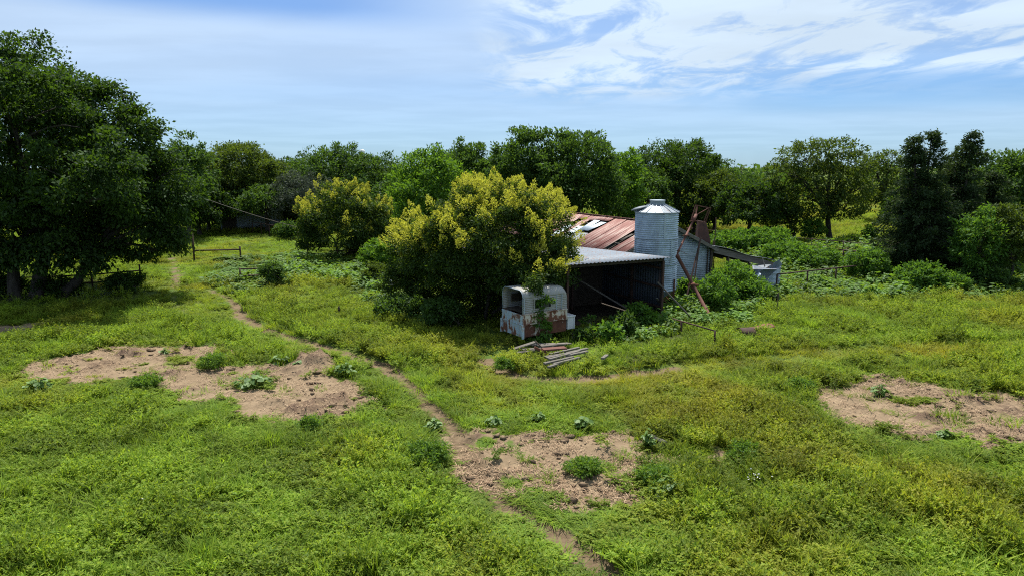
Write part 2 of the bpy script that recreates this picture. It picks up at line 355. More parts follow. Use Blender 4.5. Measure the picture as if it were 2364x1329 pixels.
def axis(lo, hi, st, far_lo, far_hi, g=1.12):
    c = list(np.arange(lo, hi+st*.5, st)); s_ = st; a = c[-1]
    while a < far_hi: s_ *= g; a += s_; c.append(a)
    s_ = st; a = c[0]; pre = []
    while a > far_lo: s_ *= g; a -= s_; pre.append(a)
    return np.array(pre[::-1]+c)
gx = axis(-21, 25, .11, -2500, 2500); gy = axis(10, 34, .11, -150, 3500)
GX, GY = np.meshgrid(gx, gy)
def height(x, y):
    return .16*(fbm(x*.22, y*.22, 21, 3)-.5)*sstep(4, 9, y)*sstep(140, 60, y)
D, PT = dirt_mask(GX.ravel(), GY.ravel()); xr, yr = GX.ravel(), GY.ravel()
near = (np.abs(xr) < 40) & (yr > 5) & (yr < 45)
Zg = height(xr, yr)
clod = np.maximum(fbm(xr*1.1, yr*1.1, 31, 2)-.50, 0)*np.maximum(fbm(xr*4.2, yr*4.2, 32, 3)-.38, 0)*6.5
Zg += np.where(near, D*(.02+.055*(fbm(xr*2.4, yr*2.4, 8, 4)-.45)+clod*.26), 0)-PT*.09*near
c = G(735, 840); Zg += .40*np.exp(-(((xr-c[0])/1.0)**2+((yr-c[1])/.9)**2))*(.5+fbm(xr*3, yr*3, 9, 4))
for px, py, a in ((1410, 1045, .16), (1120, 1062, .14), (1400, 1105, .12), (640, 930, .14), (2230, 935, .1), (400, 815, .12)):
    c = G(px, py); Zg += a*np.exp(-(((xr-c[0])/.55)**2+((yr-c[1])/.4)**2))*(.4+1.2*fbm(xr*4, yr*4, 19, 4))
nx_, ny_ = len(gx), len(gy)
idx = np.arange(nx_*ny_).reshape(ny_, nx_)
Fg = np.stack([idx[:-1, :-1], idx[:-1, 1:], idx[1:, 1:], idx[1:, :-1]], -1).reshape(-1, 4)
meg = mesh_np('ground', np.stack([xr, yr, Zg], 1), Fg, 4, True)
for nm, arr in (('bare', D), ('path', PT), ('clod', np.clip(clod*3, 0, 1)*D)):
    meg.attributes.new(nm, 'FLOAT', 'POINT').data.foreach_set('value', arr.astype(np.float32))
def ground_z(x, y):
    i = np.clip(np.searchsorted(gx, x), 1, nx_-1); j = np.clip(np.searchsorted(gy, y), 1, ny_-1)
    i = np.where(np.abs(gx[i-1]-x) < np.abs(gx[i]-x), i-1, i); j = np.where(np.abs(gy[j-1]-y) < np.abs(gy[j]-y), j-1, j)
    return Zg[j*nx_+i]
s = NT('ground_earth_and_turf'); v = s.coord('Object')
n1 = s.noise(v, .35, 5, .6); n2 = s.noise(v, 5, 8, .7, .3); n3 = s.noise(s.coord('Object', (1, 1, 1), (7, 3, 0)), 28, 6, .7, .8); n4 = s.noise(v, 1.7, 6, .6)
turf = s.mix(s.map(n1, .35, .65), (.075, .125, .022), (.120, .145, .028)); turf = s.mix(s.map(n2, .45, .75), turf, (.050, .080, .016))
soil = s.mix(s.map(n4, .34, .66), (.250, .184, .114), (.182, .132, .081)); soil = s.mix(s.map(n3, .52, .70), soil, (.33, .24, .16)); soil = s.mix(s.map(n2, .58, .74), soil, (.105, .070, .045))
def attr(nm):
    a = s.n('ShaderNodeAttribute', attribute_name=nm); return a.outputs['Fac']
soil = s.mix(s.math('MULTIPLY', attr('clod'), s.map(n2, .3, .6)), soil, (.11, .072, .050))
track = s.mix(s.map(n2, .35, .65), (.185, .135, .082), (.125, .088, .054))
cc = s.mix(s.map(s.math('ADD', attr('bare'), s.math('MULTIPLY', s.math('SUBTRACT', n2, .5), .5)), .35, .6), turf, soil)
cc = s.mix(s.map(s.math('ADD', attr('path'), s.math('MULTIPLY', s.math('SUBTRACT', n2, .5), .6)), .25, .6), cc, track)
M['ground'] = s.bsdf(cc, .95, 0, bump=s.math('ADD', s.math('MULTIPLY', n2, .7), s.math('MULTIPLY', n3, .5)), bs=.9, bd=.06, spec=.1)
tag(link_mesh('ground', meg, M['ground']), 'grassy field with bare tan earth patches and narrow trodden cattle paths', 'ground', kind='structure')

# ------------------------------------------------------------------ ground cover: clumps scattered as one object per kind
def leaf_quads(P, Dv, Nn, Ln, Wd, fold=.0):
    """rhombic leaves: base P, direction Dv, face normal Nn"""
    Dv = Dv/np.linalg.norm(Dv, axis=1, keepdims=True); S = np.cross(Dv, Nn); S /= np.linalg.norm(S, axis=1, keepdims=True)+1e-9
    Ln = np.broadcast_to(Ln, (len(P),))[:, None]; Wd = np.broadcast_to(Wd, (len(P),))[:, None]
    mid = P+Dv*Ln*.45; up = np.cross(S, Dv)*Wd*fold
    V = np.stack([P, mid+S*Wd*.5+up, P+Dv*Ln, mid-S*Wd*.5+up], 1)
    return V.reshape(-1, 3)
def quads(n, off=0): return np.arange(n*4).reshape(n, 4)+off
def rdir(r, n):
    d = r.normal(size=(n, 3)); return d/np.linalg.norm(d, axis=1, keepdims=True)
def proto_weed(r, h=.42, w=.20, ns=11, nl=14, L=.088):
    Vs = []
    for i in range(ns):
        a = r.uniform(0, 6.28); q = w*math.sqrt(r.uniform()); b = np.array((math.cos(a)*q*.5, math.sin(a)*q*.5, 0)); tip = np.array((math.cos(a)*q*1.5, math.sin(a)*q*1.5, h*r.uniform(.6, 1.05)))
        t = np.sqrt(r.uniform(.12, 1, nl)); P = b+(tip-b)*t[:, None]; d = rdir(r, nl); d[:, 2] = np.abs(d[:, 2])*.45+.15
        n = rdir(r, nl)*.5+np.array((0, 0, 1)); ll = L*r.uniform(.7, 1.3, nl)*(1.25-.5*t)
        Vs.append(leaf_quads(P, d, n, ll, ll*.36))
    V = np.concatenate(Vs); return mesh_np('weed_clump', V, quads(len(V)//4), 4)
def proto_grass(r, h=.3, w=.16, nb=46, wd=.012):
    Vs = []; a = r.uniform(0, 6.28, nb); q = w*np.sqrt(r.uniform(0, 1, nb)); P = np.stack([np.cos(a)*q, np.sin(a)*q, np.zeros(nb)], 1)
    b = a+r.normal(0, .8, nb); lean = r.uniform(.1, .6, nb); hh = h*r.uniform(.5, 1.1, nb); Q = np.stack([np.cos(b), np.sin(b), 0*b], 1)
    m1 = P+Q*(lean*hh*.4)[:, None]+np.stack([0*b, 0*b, hh*.62], 1); tip = P+Q*(lean*hh*1.3)[:, None]+np.stack([0*b, 0*b, hh], 1)
    S = np.stack([-np.sin(b), np.cos(b), 0*b], 1)*wd*.5
    V = np.stack([P-S, P+S, m1+S, m1-S, tip+S*.2, tip-S*.2], 1).reshape(-1, 3)
    k = np.arange(nb)*6; Fc = np.concatenate([np.stack([k, k+1, k+2, k+3], 1), np.stack([k+3, k+2, k+4, k+5], 1)])
    return mesh_np('grass_tuft', V, Fc, 4)
def proto_broad(r, h=.5, w=.3, nl=34, L=.17):
    a = r.uniform(0, 6.28, nl); t = r.uniform(.15, 1, nl)**.8; q = w*np.sqrt(r.uniform(0, 1, nl))
    P = np.stack([np.cos(a)*q*.7, np.sin(a)*q*.7, h*t], 1); b = a+r.normal(0, .7, nl)
    d = np.stack([np.cos(b), np.sin(b), r.uniform(-.5, .35, nl)], 1); d /= np.linalg.norm(d, axis=1, keepdims=True)
    n = rdir(r, nl)*.45+np.array((0, 0, 1.)); S = np.cross(d, n); S /= np.linalg.norm(S, axis=1, keepdims=True); up = np.cross(S, d)
    l = (L*r.uniform(.65, 1.25, nl))[:, None]; wd = l*.36
    V = np.stack([P, P+d*l*.28+S*wd+up*l*.06, P+d*l*.62+S*wd*.8+up*l*.03, P+d*l-up*l*.16, P+d*l*.62-S*wd*.8+up*l*.03, P+d*l*.28-S*wd+up*l*.06], 1).reshape(-1, 3)
    k = np.arange(nl)*6; Fc = np.concatenate([np.stack([k, k+1, k+2, k+3], 1), np.stack([k, k+3, k+4, k+5], 1)])
    return mesh_np('broadleaf_clump', V, Fc, 4)
def proto_set(name, fns, mat):
    c = bpy.data.collections.new(name)
    for i, f in enumerate(fns):
        me = f(np.random.default_rng(100+i)); me.materials.append(mat); c.objects.link(bpy.data.objects.new('%s_%02d' % (name, i), me))
    return c
C_WEED = proto_set('weed_kinds', [lambda r: proto_weed(r), lambda r: proto_weed(r, .5, .17, 9, 16), lambda r: proto_weed(r, .32, .24, 13, 11), lambda r: proto_weed(r, .46, .2, 10, 14, .10), lambda r: proto_weed(r, .36, .22, 14, 12, .07)], M['weed'])
C_GRASS = proto_set('grass_kinds', [lambda r: proto_grass(r), lambda r: proto_grass(r, .22, .2, 52, .013), lambda r: proto_grass(r, .40, .12, 36, .011), lambda r: proto_grass(r, .28, .2, 50, .014), lambda r: proto_grass(r, .62, .10, 18, .012), lambda r: proto_grass(r, .5, .16, 24, .010)], M['grass'])
C_BROAD = proto_set('broad_kinds', [lambda r: proto_broad(r), lambda r: proto_broad(r, .65, .26, 32, .2), lambda r: proto_broad(r, .4, .36, 38, .15)], M['broad'])
def scatter(name, P, rz, sc, tint, tone, coll, nkinds, label, cat):
    n = len(P); me = bpy.data.meshes.new(name); me.vertices.add(n); me.vertices.foreach_set('co', P.astype(np.float32).ravel())
    rot = np.zeros((n, 3), np.float32); rot[:, 2] = rz; rot[:, :2] = RNG.normal(0, .10, (n, 2))
    me.attributes.new('rot', 'FLOAT_VECTOR', 'POINT').data.foreach_set('vector', rot.ravel())
    me.attributes.new('scl', 'FLOAT_VECTOR', 'POINT').data.foreach_set('vector', sc.astype(np.float32).ravel())
    me.attributes.new('tint', 'FLOAT', 'POINT').data.foreach_set('value', tint.astype(np.float32))
    me.attributes.new('tone', 'FLOAT', 'POINT').data.foreach_set('value', tone.astype(np.float32))
    me.attributes.new('pick', 'INT', 'POINT').data.foreach_set('value', RNG.integers(0, nkinds, n).astype(np.int32))
    o = link_mesh(name, me, None); g = bpy.data.node_groups.new('scatter_'+name, 'GeometryNodeTree')
    g.interface.new_socket('Geometry', in_out='INPUT', socket_type='NodeSocketGeometry'); g.interface.new_socket('Geometry', in_out='OUTPUT', socket_type='NodeSocketGeometry')
    gi = g.nodes.new('NodeGroupInput'); go = g.nodes.new('NodeGroupOutput'); ip = g.nodes.new('GeometryNodeInstanceOnPoints'); ci = g.nodes.new('GeometryNodeCollectionInfo')
    ci.inputs['Collection'].default_value = coll; ci.inputs['Separate Children'].default_value = True; ci.inputs['Reset Children'].default_value = True
    def na(nm, ty):
        q = g.nodes.new('GeometryNodeInputNamedAttribute'); q.data_type = ty; q.inputs['Name'].default_value = nm; return q.outputs[0]
    e = g.nodes.new('FunctionNodeEulerToRotation'); g.links.new(na('rot', 'FLOAT_VECTOR'), e.inputs[0])
    g.links.new(gi.outputs[0], ip.inputs['Points']); g.links.new(ci.outputs[0], ip.inputs['Instance']); ip.inputs['Pick Instance'].default_value = True
    g.links.new(na('pick', 'INT'), ip.inputs['Instance Index']); g.links.new(e.outputs[0], ip.inputs['Rotation']); g.links.new(na('scl', 'FLOAT_VECTOR'), ip.inputs['Scale'])
    g.links.new(ip.outputs[0], go.inputs[0]); md = o.modifiers.new('scatter', 'NODES'); md.node_group = g
    return tag(o, label, cat, kind='stuff')
def pts_grid(y0, y1, dens, k=.82, m=6):
    hw = k*y1+m; n = int(2*hw*(y1-y0)*dens); x = RNG.uniform(-hw, hw, n); y = RNG.uniform(y0, y1, n)
    q = np.abs(x) < k*y+m; return np.stack([x[q], y[q]], 1)
XY = np.concatenate([pts_grid(1, 8, 40), pts_grid(8, 15, 62), pts_grid(15, 22, 44), pts_grid(22, 34, 26), pts_grid(34, 60, 10.5), pts_grid(60, 110, 4.2, .85), pts_grid(110, 230, .55, .9)])
x, y = XY.T; px, py = proj(x, y); D, PT = dirt_mask(x, y)
BROADZ = [[(480,650),(520,600),(600,600),(700,585),(860,590),(900,640),(1000,720),(1010,760),(930,740),(800,660),(720,650),(620,665),(540,690)],
 [(1440,780),(1450,720),(1560,700),(1700,690),(1800,610),(2000,560),(2364,560),(2500,640),(2500,690),(2100,690),(1830,690),(1720,745),(1640,760),(1560,760),(1500,790),(1420,800)],
 [(1650,560),(1800,530),(2080,560),(2100,640),(1850,640),(1700,620)]]
SHORTZ = [[(890,845),(1140,855),(1330,880),(1560,850),(1500,930),(1480,1010),(1300,1000),(1100,1000),(980,930)],
 [(800,860),(880,850),(960,920),(1040,1000),(1050,1060),(900,1010),(870,970),(900,945)],
 [(1150,1100),(1210,1120),(1290,1160),(1380,1250),(1420,1340),(1330,1260),(1220,1190)],
 [(440,540),(700,545),(760,600),(560,640),(480,660),(400,640),(410,560)],
 [(1040,985),(1150,1000),(1250,1010),(1200,1050),(1100,1050)], [(1500,1000),(1640,1040),(1620,1080),(1520,1090)]]
ROADZ = [[(360,640),(470,660),(560,720),(690,770),(890,845),(860,850),(640,810),(430,750),(330,700)], [(1150,860),(1350,868),(1560,840),(1850,805),(2100,790),(2364,795),(2364,820),(1900,840),(1600,870),(1350,890)]]
SHADEZ = [(-200,700),(420,640),(440,690),(300,745),(-200,770)]
DEADZ = [[(890,655),(1150,640),(1300,700),(1330,790),(1190,835),(1130,825),(1060,770),(960,735)], [(-300,640),(330,640),(360,690),(200,712),(-300,745)]]
def zones(Z_): 
    r = np.zeros(len(x), bool)
    for q in Z_: r |= inside(px+60*(fbm(x*.8, y*.8, 41, 2)-.5), py+24*(fbm(x*.8, y*.8, 42, 2)-.5), q)
    return r
zb, zs, zr, zd = zones(BROADZ), zones(SHORTZ), zones(ROADZ), zones(DEADZ)
n_big = fbm(x*.16, y*.16, 51, 4); n_mid = fbm(x*.55, y*.55, 52, 3); n_yel = fbm(x*.2, y*.2, 53, 4); n_f = fbm(x*1.5, y*1.5, 54, 2)
far = y > 62; fringe = (D > .45)
rnd = RNG.uniform(size=len(x))
# tone of the cover: yellowing in the upper right and middle field, fresh green by the near patches
tint = sstep(.44, .74, n_yel*.7+n_mid*.3)*.68
tint += .22*sstep(760, 860, py)*sstep(1250, 1500, px)*sstep(1060, 900, py)*.7 + .25*zr + .20*inside(px, py, [(540,700),(860,650),(1100,830),(900,840)]) - .30*inside(px, py, [(780,840),(1000,830),(1100,1020),(850,1020)])
tint += .22*(far & (px > 1500)) + .10*far
tint -= .12*sstep(980, 1150, py)*sstep(900, 300, px)
tint -= .25*sstep(.55, .72, n_mid)
tint = np.clip(tint+RNG.normal(0, .08, len(x)), 0, 1)
keep = rnd > np.clip(D*1.5, 0, .962); keep &= RNG.uniform(size=len(x)) > np.clip(PT*1.9, 0, .985)
HEAP = inside(px, py, [(1175,790),(1240,775),(1365,795),(1420,815),(1395,835),(1330,850),(1250,850),(1190,825)])
keep &= ~(HEAP & (RNG.uniform(size=len(x)) < .82))
keep &= ~(zd & (RNG.uniform(size=len(x)) < .72))
# not inside the buildings, bin, camper
UX, UY = np.array((.9, .436)), np.array((-.436, .9)); B0 = np.array((5.75, 35.7))
lx = (x-B0[0])*.9+(y-B0[1])*.436; ly = -(x-B0[0])*.436+(y-B0[1])*.9
keep &= ~((lx > -.1) & (lx < 6.2) & (ly > 0) & (ly < 15)); keep &= ~((lx > -6.6) & (lx < -.9) & (ly > -4.2) & (ly < 7) )
keep &= ~((lx > -6.6) & (lx < -.9) & (ly > -5.0) & (ly <= -4.2) & (RNG.uniform(size=len(x)) < .5))
kind = np.where(zb & ~zr, np.where(rnd+.5*(n_mid-.5) < .60, 2, 0), np.where(zs | zr, np.where(n_f > .66, 0, 1), np.where(n_mid+.5*(rnd-.5) > .42, 0, 1)))
kind = np.where(fringe & (n_f < .58), 1, kind); kind = np.where(far, np.where(rnd < .35, 0, 1), kind)
base = 1+np.clip((y-30)/45, 0, 2.2)*.8
tone = np.clip(.72+.55*sstep(.30, .70, fbm(x*1.5, y*1.5, 56, 3)*.7+fbm(x*.35, y*.35, 57, 3)*.3)+RNG.normal(0, .12, len(x)), .55, 1.45); tone = np.where(zb, np.clip(tone, .68, 1.35), tone)
edge = sstep(.04, .25, D)*sstep(.75, .3, D)
hm = .52+.46*sstep(.38, .72, n_mid)+.35*sstep(.5, .8, n_big)+.35*sstep(.62, .8, fbm(x*1.1, y*1.1, 55, 2))
for dd in (.35, .8, 1.3):                                        # low cover just before a bare patch: the sheep-bitten rim
    d2, p2 = dirt_mask(x, y+dd); hm *= 1-.5*np.clip(d2-D, 0, 1)-.38*np.clip(p2-PT, 0, 1)
for k, nm, coll, nk, lab, cat in ((0, 'weeds', C_WEED, 5, 'leafy green ragweed clumps covering the field around the bare patches', 'weeds'), (1, 'grass', C_GRASS, 6, 'short green and yellowing grass between the weeds and along the paths', 'grass'), (2, 'broadleaf_weeds', C_BROAD, 3, 'big pale leaves of broadleaf weeds around the shed and old bin', 'weeds')):
    q = keep & (kind == k); n = q.sum(); P = np.stack([x[q], y[q], ground_z(x[q], y[q])-.01], 1)
    sh = np.where(zs[q] | zr[q], .55 if k else .5, 1.)*np.where(far[q], .75, 1.)
    vz = hm[q]*sh*RNG.uniform(.55, 1.45, n)*(1 if k != 2 else .95); vz = np.where(fringe[q], vz*.5, vz); vz = np.where(zr[q], np.minimum(vz, .62), vz)
    sx = RNG.uniform(.85, 1.3, n)*base[q]*(1. if k != 1 else 1.15)*np.where(zs[q] & (k == 0), .75, 1)
    ok = n > 0
    scatter(nm, P, RNG.uniform(0, 6.28, n), np.stack([sx, sx, vz*(1+(base[q]-1)*.35)], 1), np.clip(tint[q]*(.6 if k == 2 else 1), 0, 1), tone[q], coll, nk, lab, cat)
# straw litter and small clods on the bare patches
def litter():
    n = 26000; xs = []
    for q, nn in ((PATCHW[0], 13000), (PATCHW[1], 13000), (PATCHW[2], 9000)):
        lo, hi = q.min(0), q.max(0); xs.append(RNG.uniform(lo, hi, (nn*2, 2)))
    p = np.concatenate(xs); d, t = dirt_mask(p[:, 0], p[:, 1]); k = (d > .5) & (fbm(p[:, 0]*1.3, p[:, 1]*1.3, 61, 3)+RNG.normal(0, .1, len(p)) > .47); p = p[k]; n = len(p)
    P = np.stack([p[:, 0], p[:, 1], ground_z(p[:, 0], p[:, 1])+RNG.uniform(.01, .05, n)], 1); d = rdir(RNG, n); d[:, 2] *= .22
    V = leaf_quads(P, d, rdir(RNG, n)*.4+np.array((0, 0, 1)), RNG.uniform(.06, .22, n), RNG.uniform(.010, .022, n))
    s = NT('straw'); g = s.n('ShaderNodeNewGeometry'); mt = s.bsdf(s.mix(g.outputs['Random Per Island'], (.17, .105, .062), (.40, .29, .185)), .9, spec=.15)
    tag(link_mesh('straw_litter', mesh_np('straw_litter', V, quads(n), 4), mt), 'dry tan straw and trampled stalks strewn over the bare earth patches', 'straw', kind='stuff')
    r = np.random.default_rng(5); p = np.concatenate([r.uniform(q.min(0), q.max(0), (m_, 2)) for q, m_ in ((PATCHW[0], 650), (PATCHW[1], 500), (PATCHW[2], 500))])
    d, t = dirt_mask(p[:, 0], p[:, 1]); cl = fbm(p[:, 0]*.9, p[:, 1]*.9, 71, 3)+r.normal(0, .06, len(p)); p = p[(d > .6) & (cl > .53)]; mb_v = []; mb_f = []; k0 = 0
    ico = np.array([(0, 0, 1), (.9, 0, .3), (.28, .85, .3), (-.72, .53, .3), (-.72, -.53, .3), (.28, -.85, .3), (0, 0, -.4)]); fi = [(0, 1, 2), (0, 2, 3), (0, 3, 4), (0, 4, 5), (0, 5, 1), (6, 2, 1), (6, 3, 2), (6, 4, 3), (6, 5, 4), (6, 1, 5)]
    for a in p:
        z = ground_z(a[:1], a[1:])[0]; sz = .028+.10*r.uniform()**3*(1.5 if r.uniform() < .1 else 1)
        mb_v.append((ico*r.uniform(.45, 1.5, (7, 1))*r.uniform(.7, 1.3, (7, 3)))*sz*np.array((1.2, 1.1, .6))+np.array((a[0], a[1], z+.01))); mb_f.append(np.array(fi)+k0); k0 += 7
    s = NT('clod_earth'); g = s.n('ShaderNodeNewGeometry'); mt = s.bsdf(s.mix(g.outputs['Random Per Island'], (.105, .072, .046), (.24, .172, .11)), .95, bump=s.noise(s.coord(), 20, 6, .7), bs=.8, bd=.03, spec=.1)
    tag(link_mesh('earth_clods', mesh_np('earth_clods', np.concatenate(mb_v), np.concatenate(mb_f), 3), mt), 'dark crumbly clods of dried earth lying on the bare patches', 'clods', kind='stuff')
litter()

# ------------------------------------------------------------------ barn (local x along the gable, y along the ridge)
RZ = math.atan2(.436, .9); WB, LB, EV, RG = 6.13, 15., 2.52, 3.93; MIDX = WB/2
barn = empty('barn', (*B0, 0), RZ, 'old tin barn with a rusty red gabled roof missing several panels', 'barn')
b = MB(); zs_ = lin(.05, RG-.05, 176)
def hw(z): return MIDX if z <= EV else MIDX*(RG-z)/(RG-EV)
V = []
for z in zs_:
    yy = .022*math.sin(z/.105*2*math.pi); V += [(MIDX-hw(z), yy, z), (MIDX+hw(z), yy, z)]
b.add(V, [(2*i, 2*i+1, 2*i+3, 2*i+2) for i in range(len(zs_)-1)], True)
tag(b.build('gable_wall', M['galvanised_dull'], barn, solid=.004))
b = MB(); b.grid(lambda u, z: (WB+.01+.012*math.sin(z/.09*6.283), u, z), [0.02, LB], lin(.05, EV, 110)); b.build('side_wall', M['galvanised_dull'], barn, solid=.004)
b = MB(); b.box((MIDX, LB, EV/2), (WB-.1, .05, EV)); b.box((MIDX, LB, EV+.3), (WB*.55, .05, .55)); b.build('back_wall', M['wood_dark'], barn)
b = MB()
for i in range(7): b.box((.02, .08+i*2.45, EV/2), (.12, .12, EV))
for i in range(2): b.box((WB-.1, .12+i*14.6, EV/2), (.12, .12, EV))
b.box((.02, LB/2, EV-.08), (.08, LB-.2, .16)); b.box((WB-.1, LB/2, EV-.08), (.08, LB-.4, .16))
b.build('post_frame', M['wood_dark'], barn)
SL = math.hypot(MIDX, RG-EV); ca, sa = MIDX/SL, (RG-EV)/SL
def slope(sx, d, y, up=0.):      # sx -1 left / +1 right slope, d down from ridge
    return (MIDX+sx*d*ca + sx*up*sa, y, RG-d*sa+up*ca)
b = MB()
for i in range(11):
    y0 = .06+i*1.48
    for sx in (-1, 1): b.beam(slope(sx, .05, y0, -.12), slope(sx, SL+.2, y0, -.12), .05, .14)
b.build('rafters', M['wood_dark'], barn)
b = MB()
for sx in (-1, 1):
    for d in (.15, .95, 1.75, 2.55, 3.3): b.beam(slope(sx, d, -.2, -.025), slope(sx, d, LB+.2, -.025), .09, .05)
b.build('purlins', M['wood_grey'], barn)
def panel(sx, y0, w, d0, d1, mat, lift=(0, 0), name='roof_panel', skew=0.):
    us = lin(0, w, 25); ds = [d0, (d0+d1)/2, d1]
    b = MB(); b.grid(lambda u, d: slope(sx, d, y0+u+skew*(d-d0), .03+.012*math.cos(u/w*2*math.pi*5)+lift[0]+(lift[1]-lift[0])*(d-d0)/(d1-d0)), us, ds)
    return b.build(name, M[mat], barn, solid=.003)
DE = SL+.24; rr = random.Random(3)
for i in range(23):                                            # the slope that faces the picture's left
    y0 = -.28+i*.665; w = .70; j = lambda: rr.uniform(-.012, .014)
    if i == 2: panel(-1, y0, w, -.05, .9, 'roof_red', (0, .02)); panel(-1, y0+.20, .22, 1.5, 2.35, 'wood_grey', (.0, .06)); continue
    if i == 1: panel(-1, y0+.06, w-.1, .02, DE+.05, 'roof_red', (j(), .03)); continue
    if i in (8, 9): panel(-1, y0, w, -.03, .55, 'roof_red', (.01, .02)); panel(-1, y0-.1, .62, .75, 2.0, 'galvanised_dull', (.04, .10) if i == 8 else (.12, .03), skew=.18); panel(-1, y0, w, 2.1, DE, 'galvanised_roof', (0, .02)); continue
    if i in (10, 12): panel(-1, y0, w, -.03, .7, 'roof_red', (0, .02)); panel(-1, y0, w, 1.5, DE, 'galvanised_dull', (.03, .0)); continue
    if i == 7: panel(-1, y0, .52, -.02, DE, 'roof_red', (j(), .03), skew=.02); continue
    panel(-1, y0, w, -.03+j(), DE+j(), 'roof_red', (j(), j()+.006))
for i in range(23): panel(1, -.28+i*.665, .70, -.02, DE, 'roof_red' if i % 4 else 'galvanised_dull')
b = MB()
for sx in (-1, 1): b.beam(slope(sx, -.01, -.29, .06), slope(sx, -.01, LB+.2, .06), .20, .012, roll=0)
b.build('ridge_cap', M['roof_red'], barn)
b = MB()
for sx in (-1, 1): b.beam(slope(sx, 0., -.30, -.06), slope(sx, SL+.27, -.30, -.06), .035, .15)
b.build('barge_board', M['wood_grey'], barn)
b = MB(); b.box((WB-.02, -.05, EV/2), (.16, .06, EV)); b.box((WB-.28, -.04, EV/2), (.06, .05, EV-.1)); b.build('corner_board', M['wood_dark'], barn)
# broken side shed on the barn's far right
sh = empty('side_shed', (*(B0+UX*WB), 0), RZ, 'sagging weathered side shed roof running down from the right corner of the tin barn', 'shed')
b = MB(); b.beam((.12, -.1, 2.38), (4.75, -.1, 1.22), .05, .34); b.build('fascia', M['wood_grey'], sh)
b = MB(); b.grid(lambda u, v: (.1+u*4.8, -.25+v, 2.60-u*1.16+.012*math.sin(v*40)+.05*math.sin(u*9)), lin(0, 1, 12), lin(0, 4.5, 120)); b.build('roof', M['sheet_dark'], sh, solid=.006)
for q in (1.25, 2.9, 4.6):
    b = MB(); b.box((q, 0, (2.4-q*.25)/2), (.13, .13, 2.4-q*.25)); b.build('post', M['wood_dark'], sh)
b = MB(); b.beam((.12, 2., 2.3), (4.75, 2., 1.15), .05, .16); b.beam((.12, 4.1, 2.3), (4.75, 4.1, 1.15), .05, .16); b.build('rafter', M['wood_dark'], sh)

# ------------------------------------------------------------------ open-fronted shed against the barn
ls = empty('open_shed', (*B0, 0), RZ, 'open fronted shed with a pale tin lean to roof beside the silo', 'shed')
X0, X1, Y0, Y1 = -6.46, -1.42, -5.35, 6.5
def lz(x, y): return 3.02-.045*(y-Y0)+.10*math.sin((x-X0)*.55)*0
b = MB(); nn = int((X1+.18-X0+.18)/.019)
b.grid(lambda x, y: (x, y, lz(x, y)+.016*math.sin((x-X0)/.19*2*math.pi)), lin(X0-.18, X1+.20, nn), lin(Y0-.28, Y1, 5)); b.build('roof', M['galvanised_roof'], ls, solid=.004)
b = MB()
for y in lin(Y0+.02, Y1-.1, 9): b.beam((X0, y, lz(0, y)-.10), (X1, y, lz(0, y)-.10), .05, .13)
b.build('purlins', M['wood_dark'], ls)
for i, (xq, yq) in enumerate([(X0+.05, Y0), (X1-.05, Y0), (-3.6, Y0+4.3), (X0+.05, Y0+4.3), (-3.6, Y1-.2), (X0+.05, Y1-.2)]):
    b = MB(); b.box((xq, yq, lz(0, yq)/2-.08), (.10, .10, lz(0, yq)-.16)); b.build('post', M['rust_pipe'], ls)
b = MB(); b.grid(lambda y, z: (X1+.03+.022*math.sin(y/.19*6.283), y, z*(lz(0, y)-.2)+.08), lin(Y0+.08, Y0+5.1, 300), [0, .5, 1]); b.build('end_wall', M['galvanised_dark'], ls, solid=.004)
b = MB()
for z in (.75, 1.65, 2.5): b.box((X1-.03, Y0+2.3, z), (.07, 4.4, .09))
b.box((X1-.04, Y0+2.35, 1.4), (.09, .10, 2.7)); b.build('girts', M['rust_pipe'], ls)
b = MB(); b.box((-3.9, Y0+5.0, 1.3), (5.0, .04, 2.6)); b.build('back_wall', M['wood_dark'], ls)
b = MB()
for i in range(30): 
    yq = Y0+.6+i*.32; b.box((X0, yq, 1.22+.04*rr.uniform(-1, 1)), (.03, .315, 2.4))
b.build('side_boards', M['wood_dark'], ls)
b = MB(); b.beam((-4.9, Y0+2.6, 2.2), (-2.1, Y0+.7, .25), .12, .05); b.build('loose_board', M['wood_grey'], ls)
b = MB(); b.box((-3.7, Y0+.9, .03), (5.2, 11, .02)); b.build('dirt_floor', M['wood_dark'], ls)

# ------------------------------------------------------------------ grain bin
SC = (7.19, 34.0, 0)
bin_ = empty('grain_bin', SC, 0, 'tall galvanised hopper grain bin with a pale cone roof beside the open shed', 'silo')
R = 1.055; prof = []
for z in np.arange(.98, 4.80, .0115):
    k = int((z-.98)/1.275); prof.append((R+.026*math.sin((z-.98)/.102*2*math.pi)-.006*k, z))
MB().lathe(prof, 72).build('body', M['galvanised'], bin_)
for z in (.985, 2.255, 3.53, 4.79):
    b = MB(); b.lathe([(R+.022, z-.025), (R+.036, z-.022), (R+.036, z+.022), (R+.022, z+.025)], 72); b.build('hoop', M['galvanised_dull'], bin_)
b = MB(); n = 16; ang = [2*math.pi*k/n+.1 for k in range(n)]
V = [(1.10*math.cos(a), 1.10*math.sin(a), 4.80) for a in ang]+[(.36*math.cos(a), .36*math.sin(a), 5.17) for a in ang]
b.add(V, [(k, (k+1) % n, n+(k+1) % n, n+k) for k in range(n)]); b.add([(1.10*math.cos(a), 1.10*math.sin(a), 4.76) for a in ang]+[(1.10*math.cos(a), 1.10*math.sin(a), 4.80) for a in ang], [(k, (k+1) % n, n+(k+1) % n, n+k) for k in range(n)])
cone = b.build('cone_roof', M['galvanised_cone'], bin_, solid=.006)
b = MB()
for a in ang: b.beam((1.11*math.cos(a), 1.11*math.sin(a), 4.815), (.37*math.cos(a), .37*math.sin(a), 5.185), .03, .035)
b.build('seam', M['galvanised_dull'], cone)
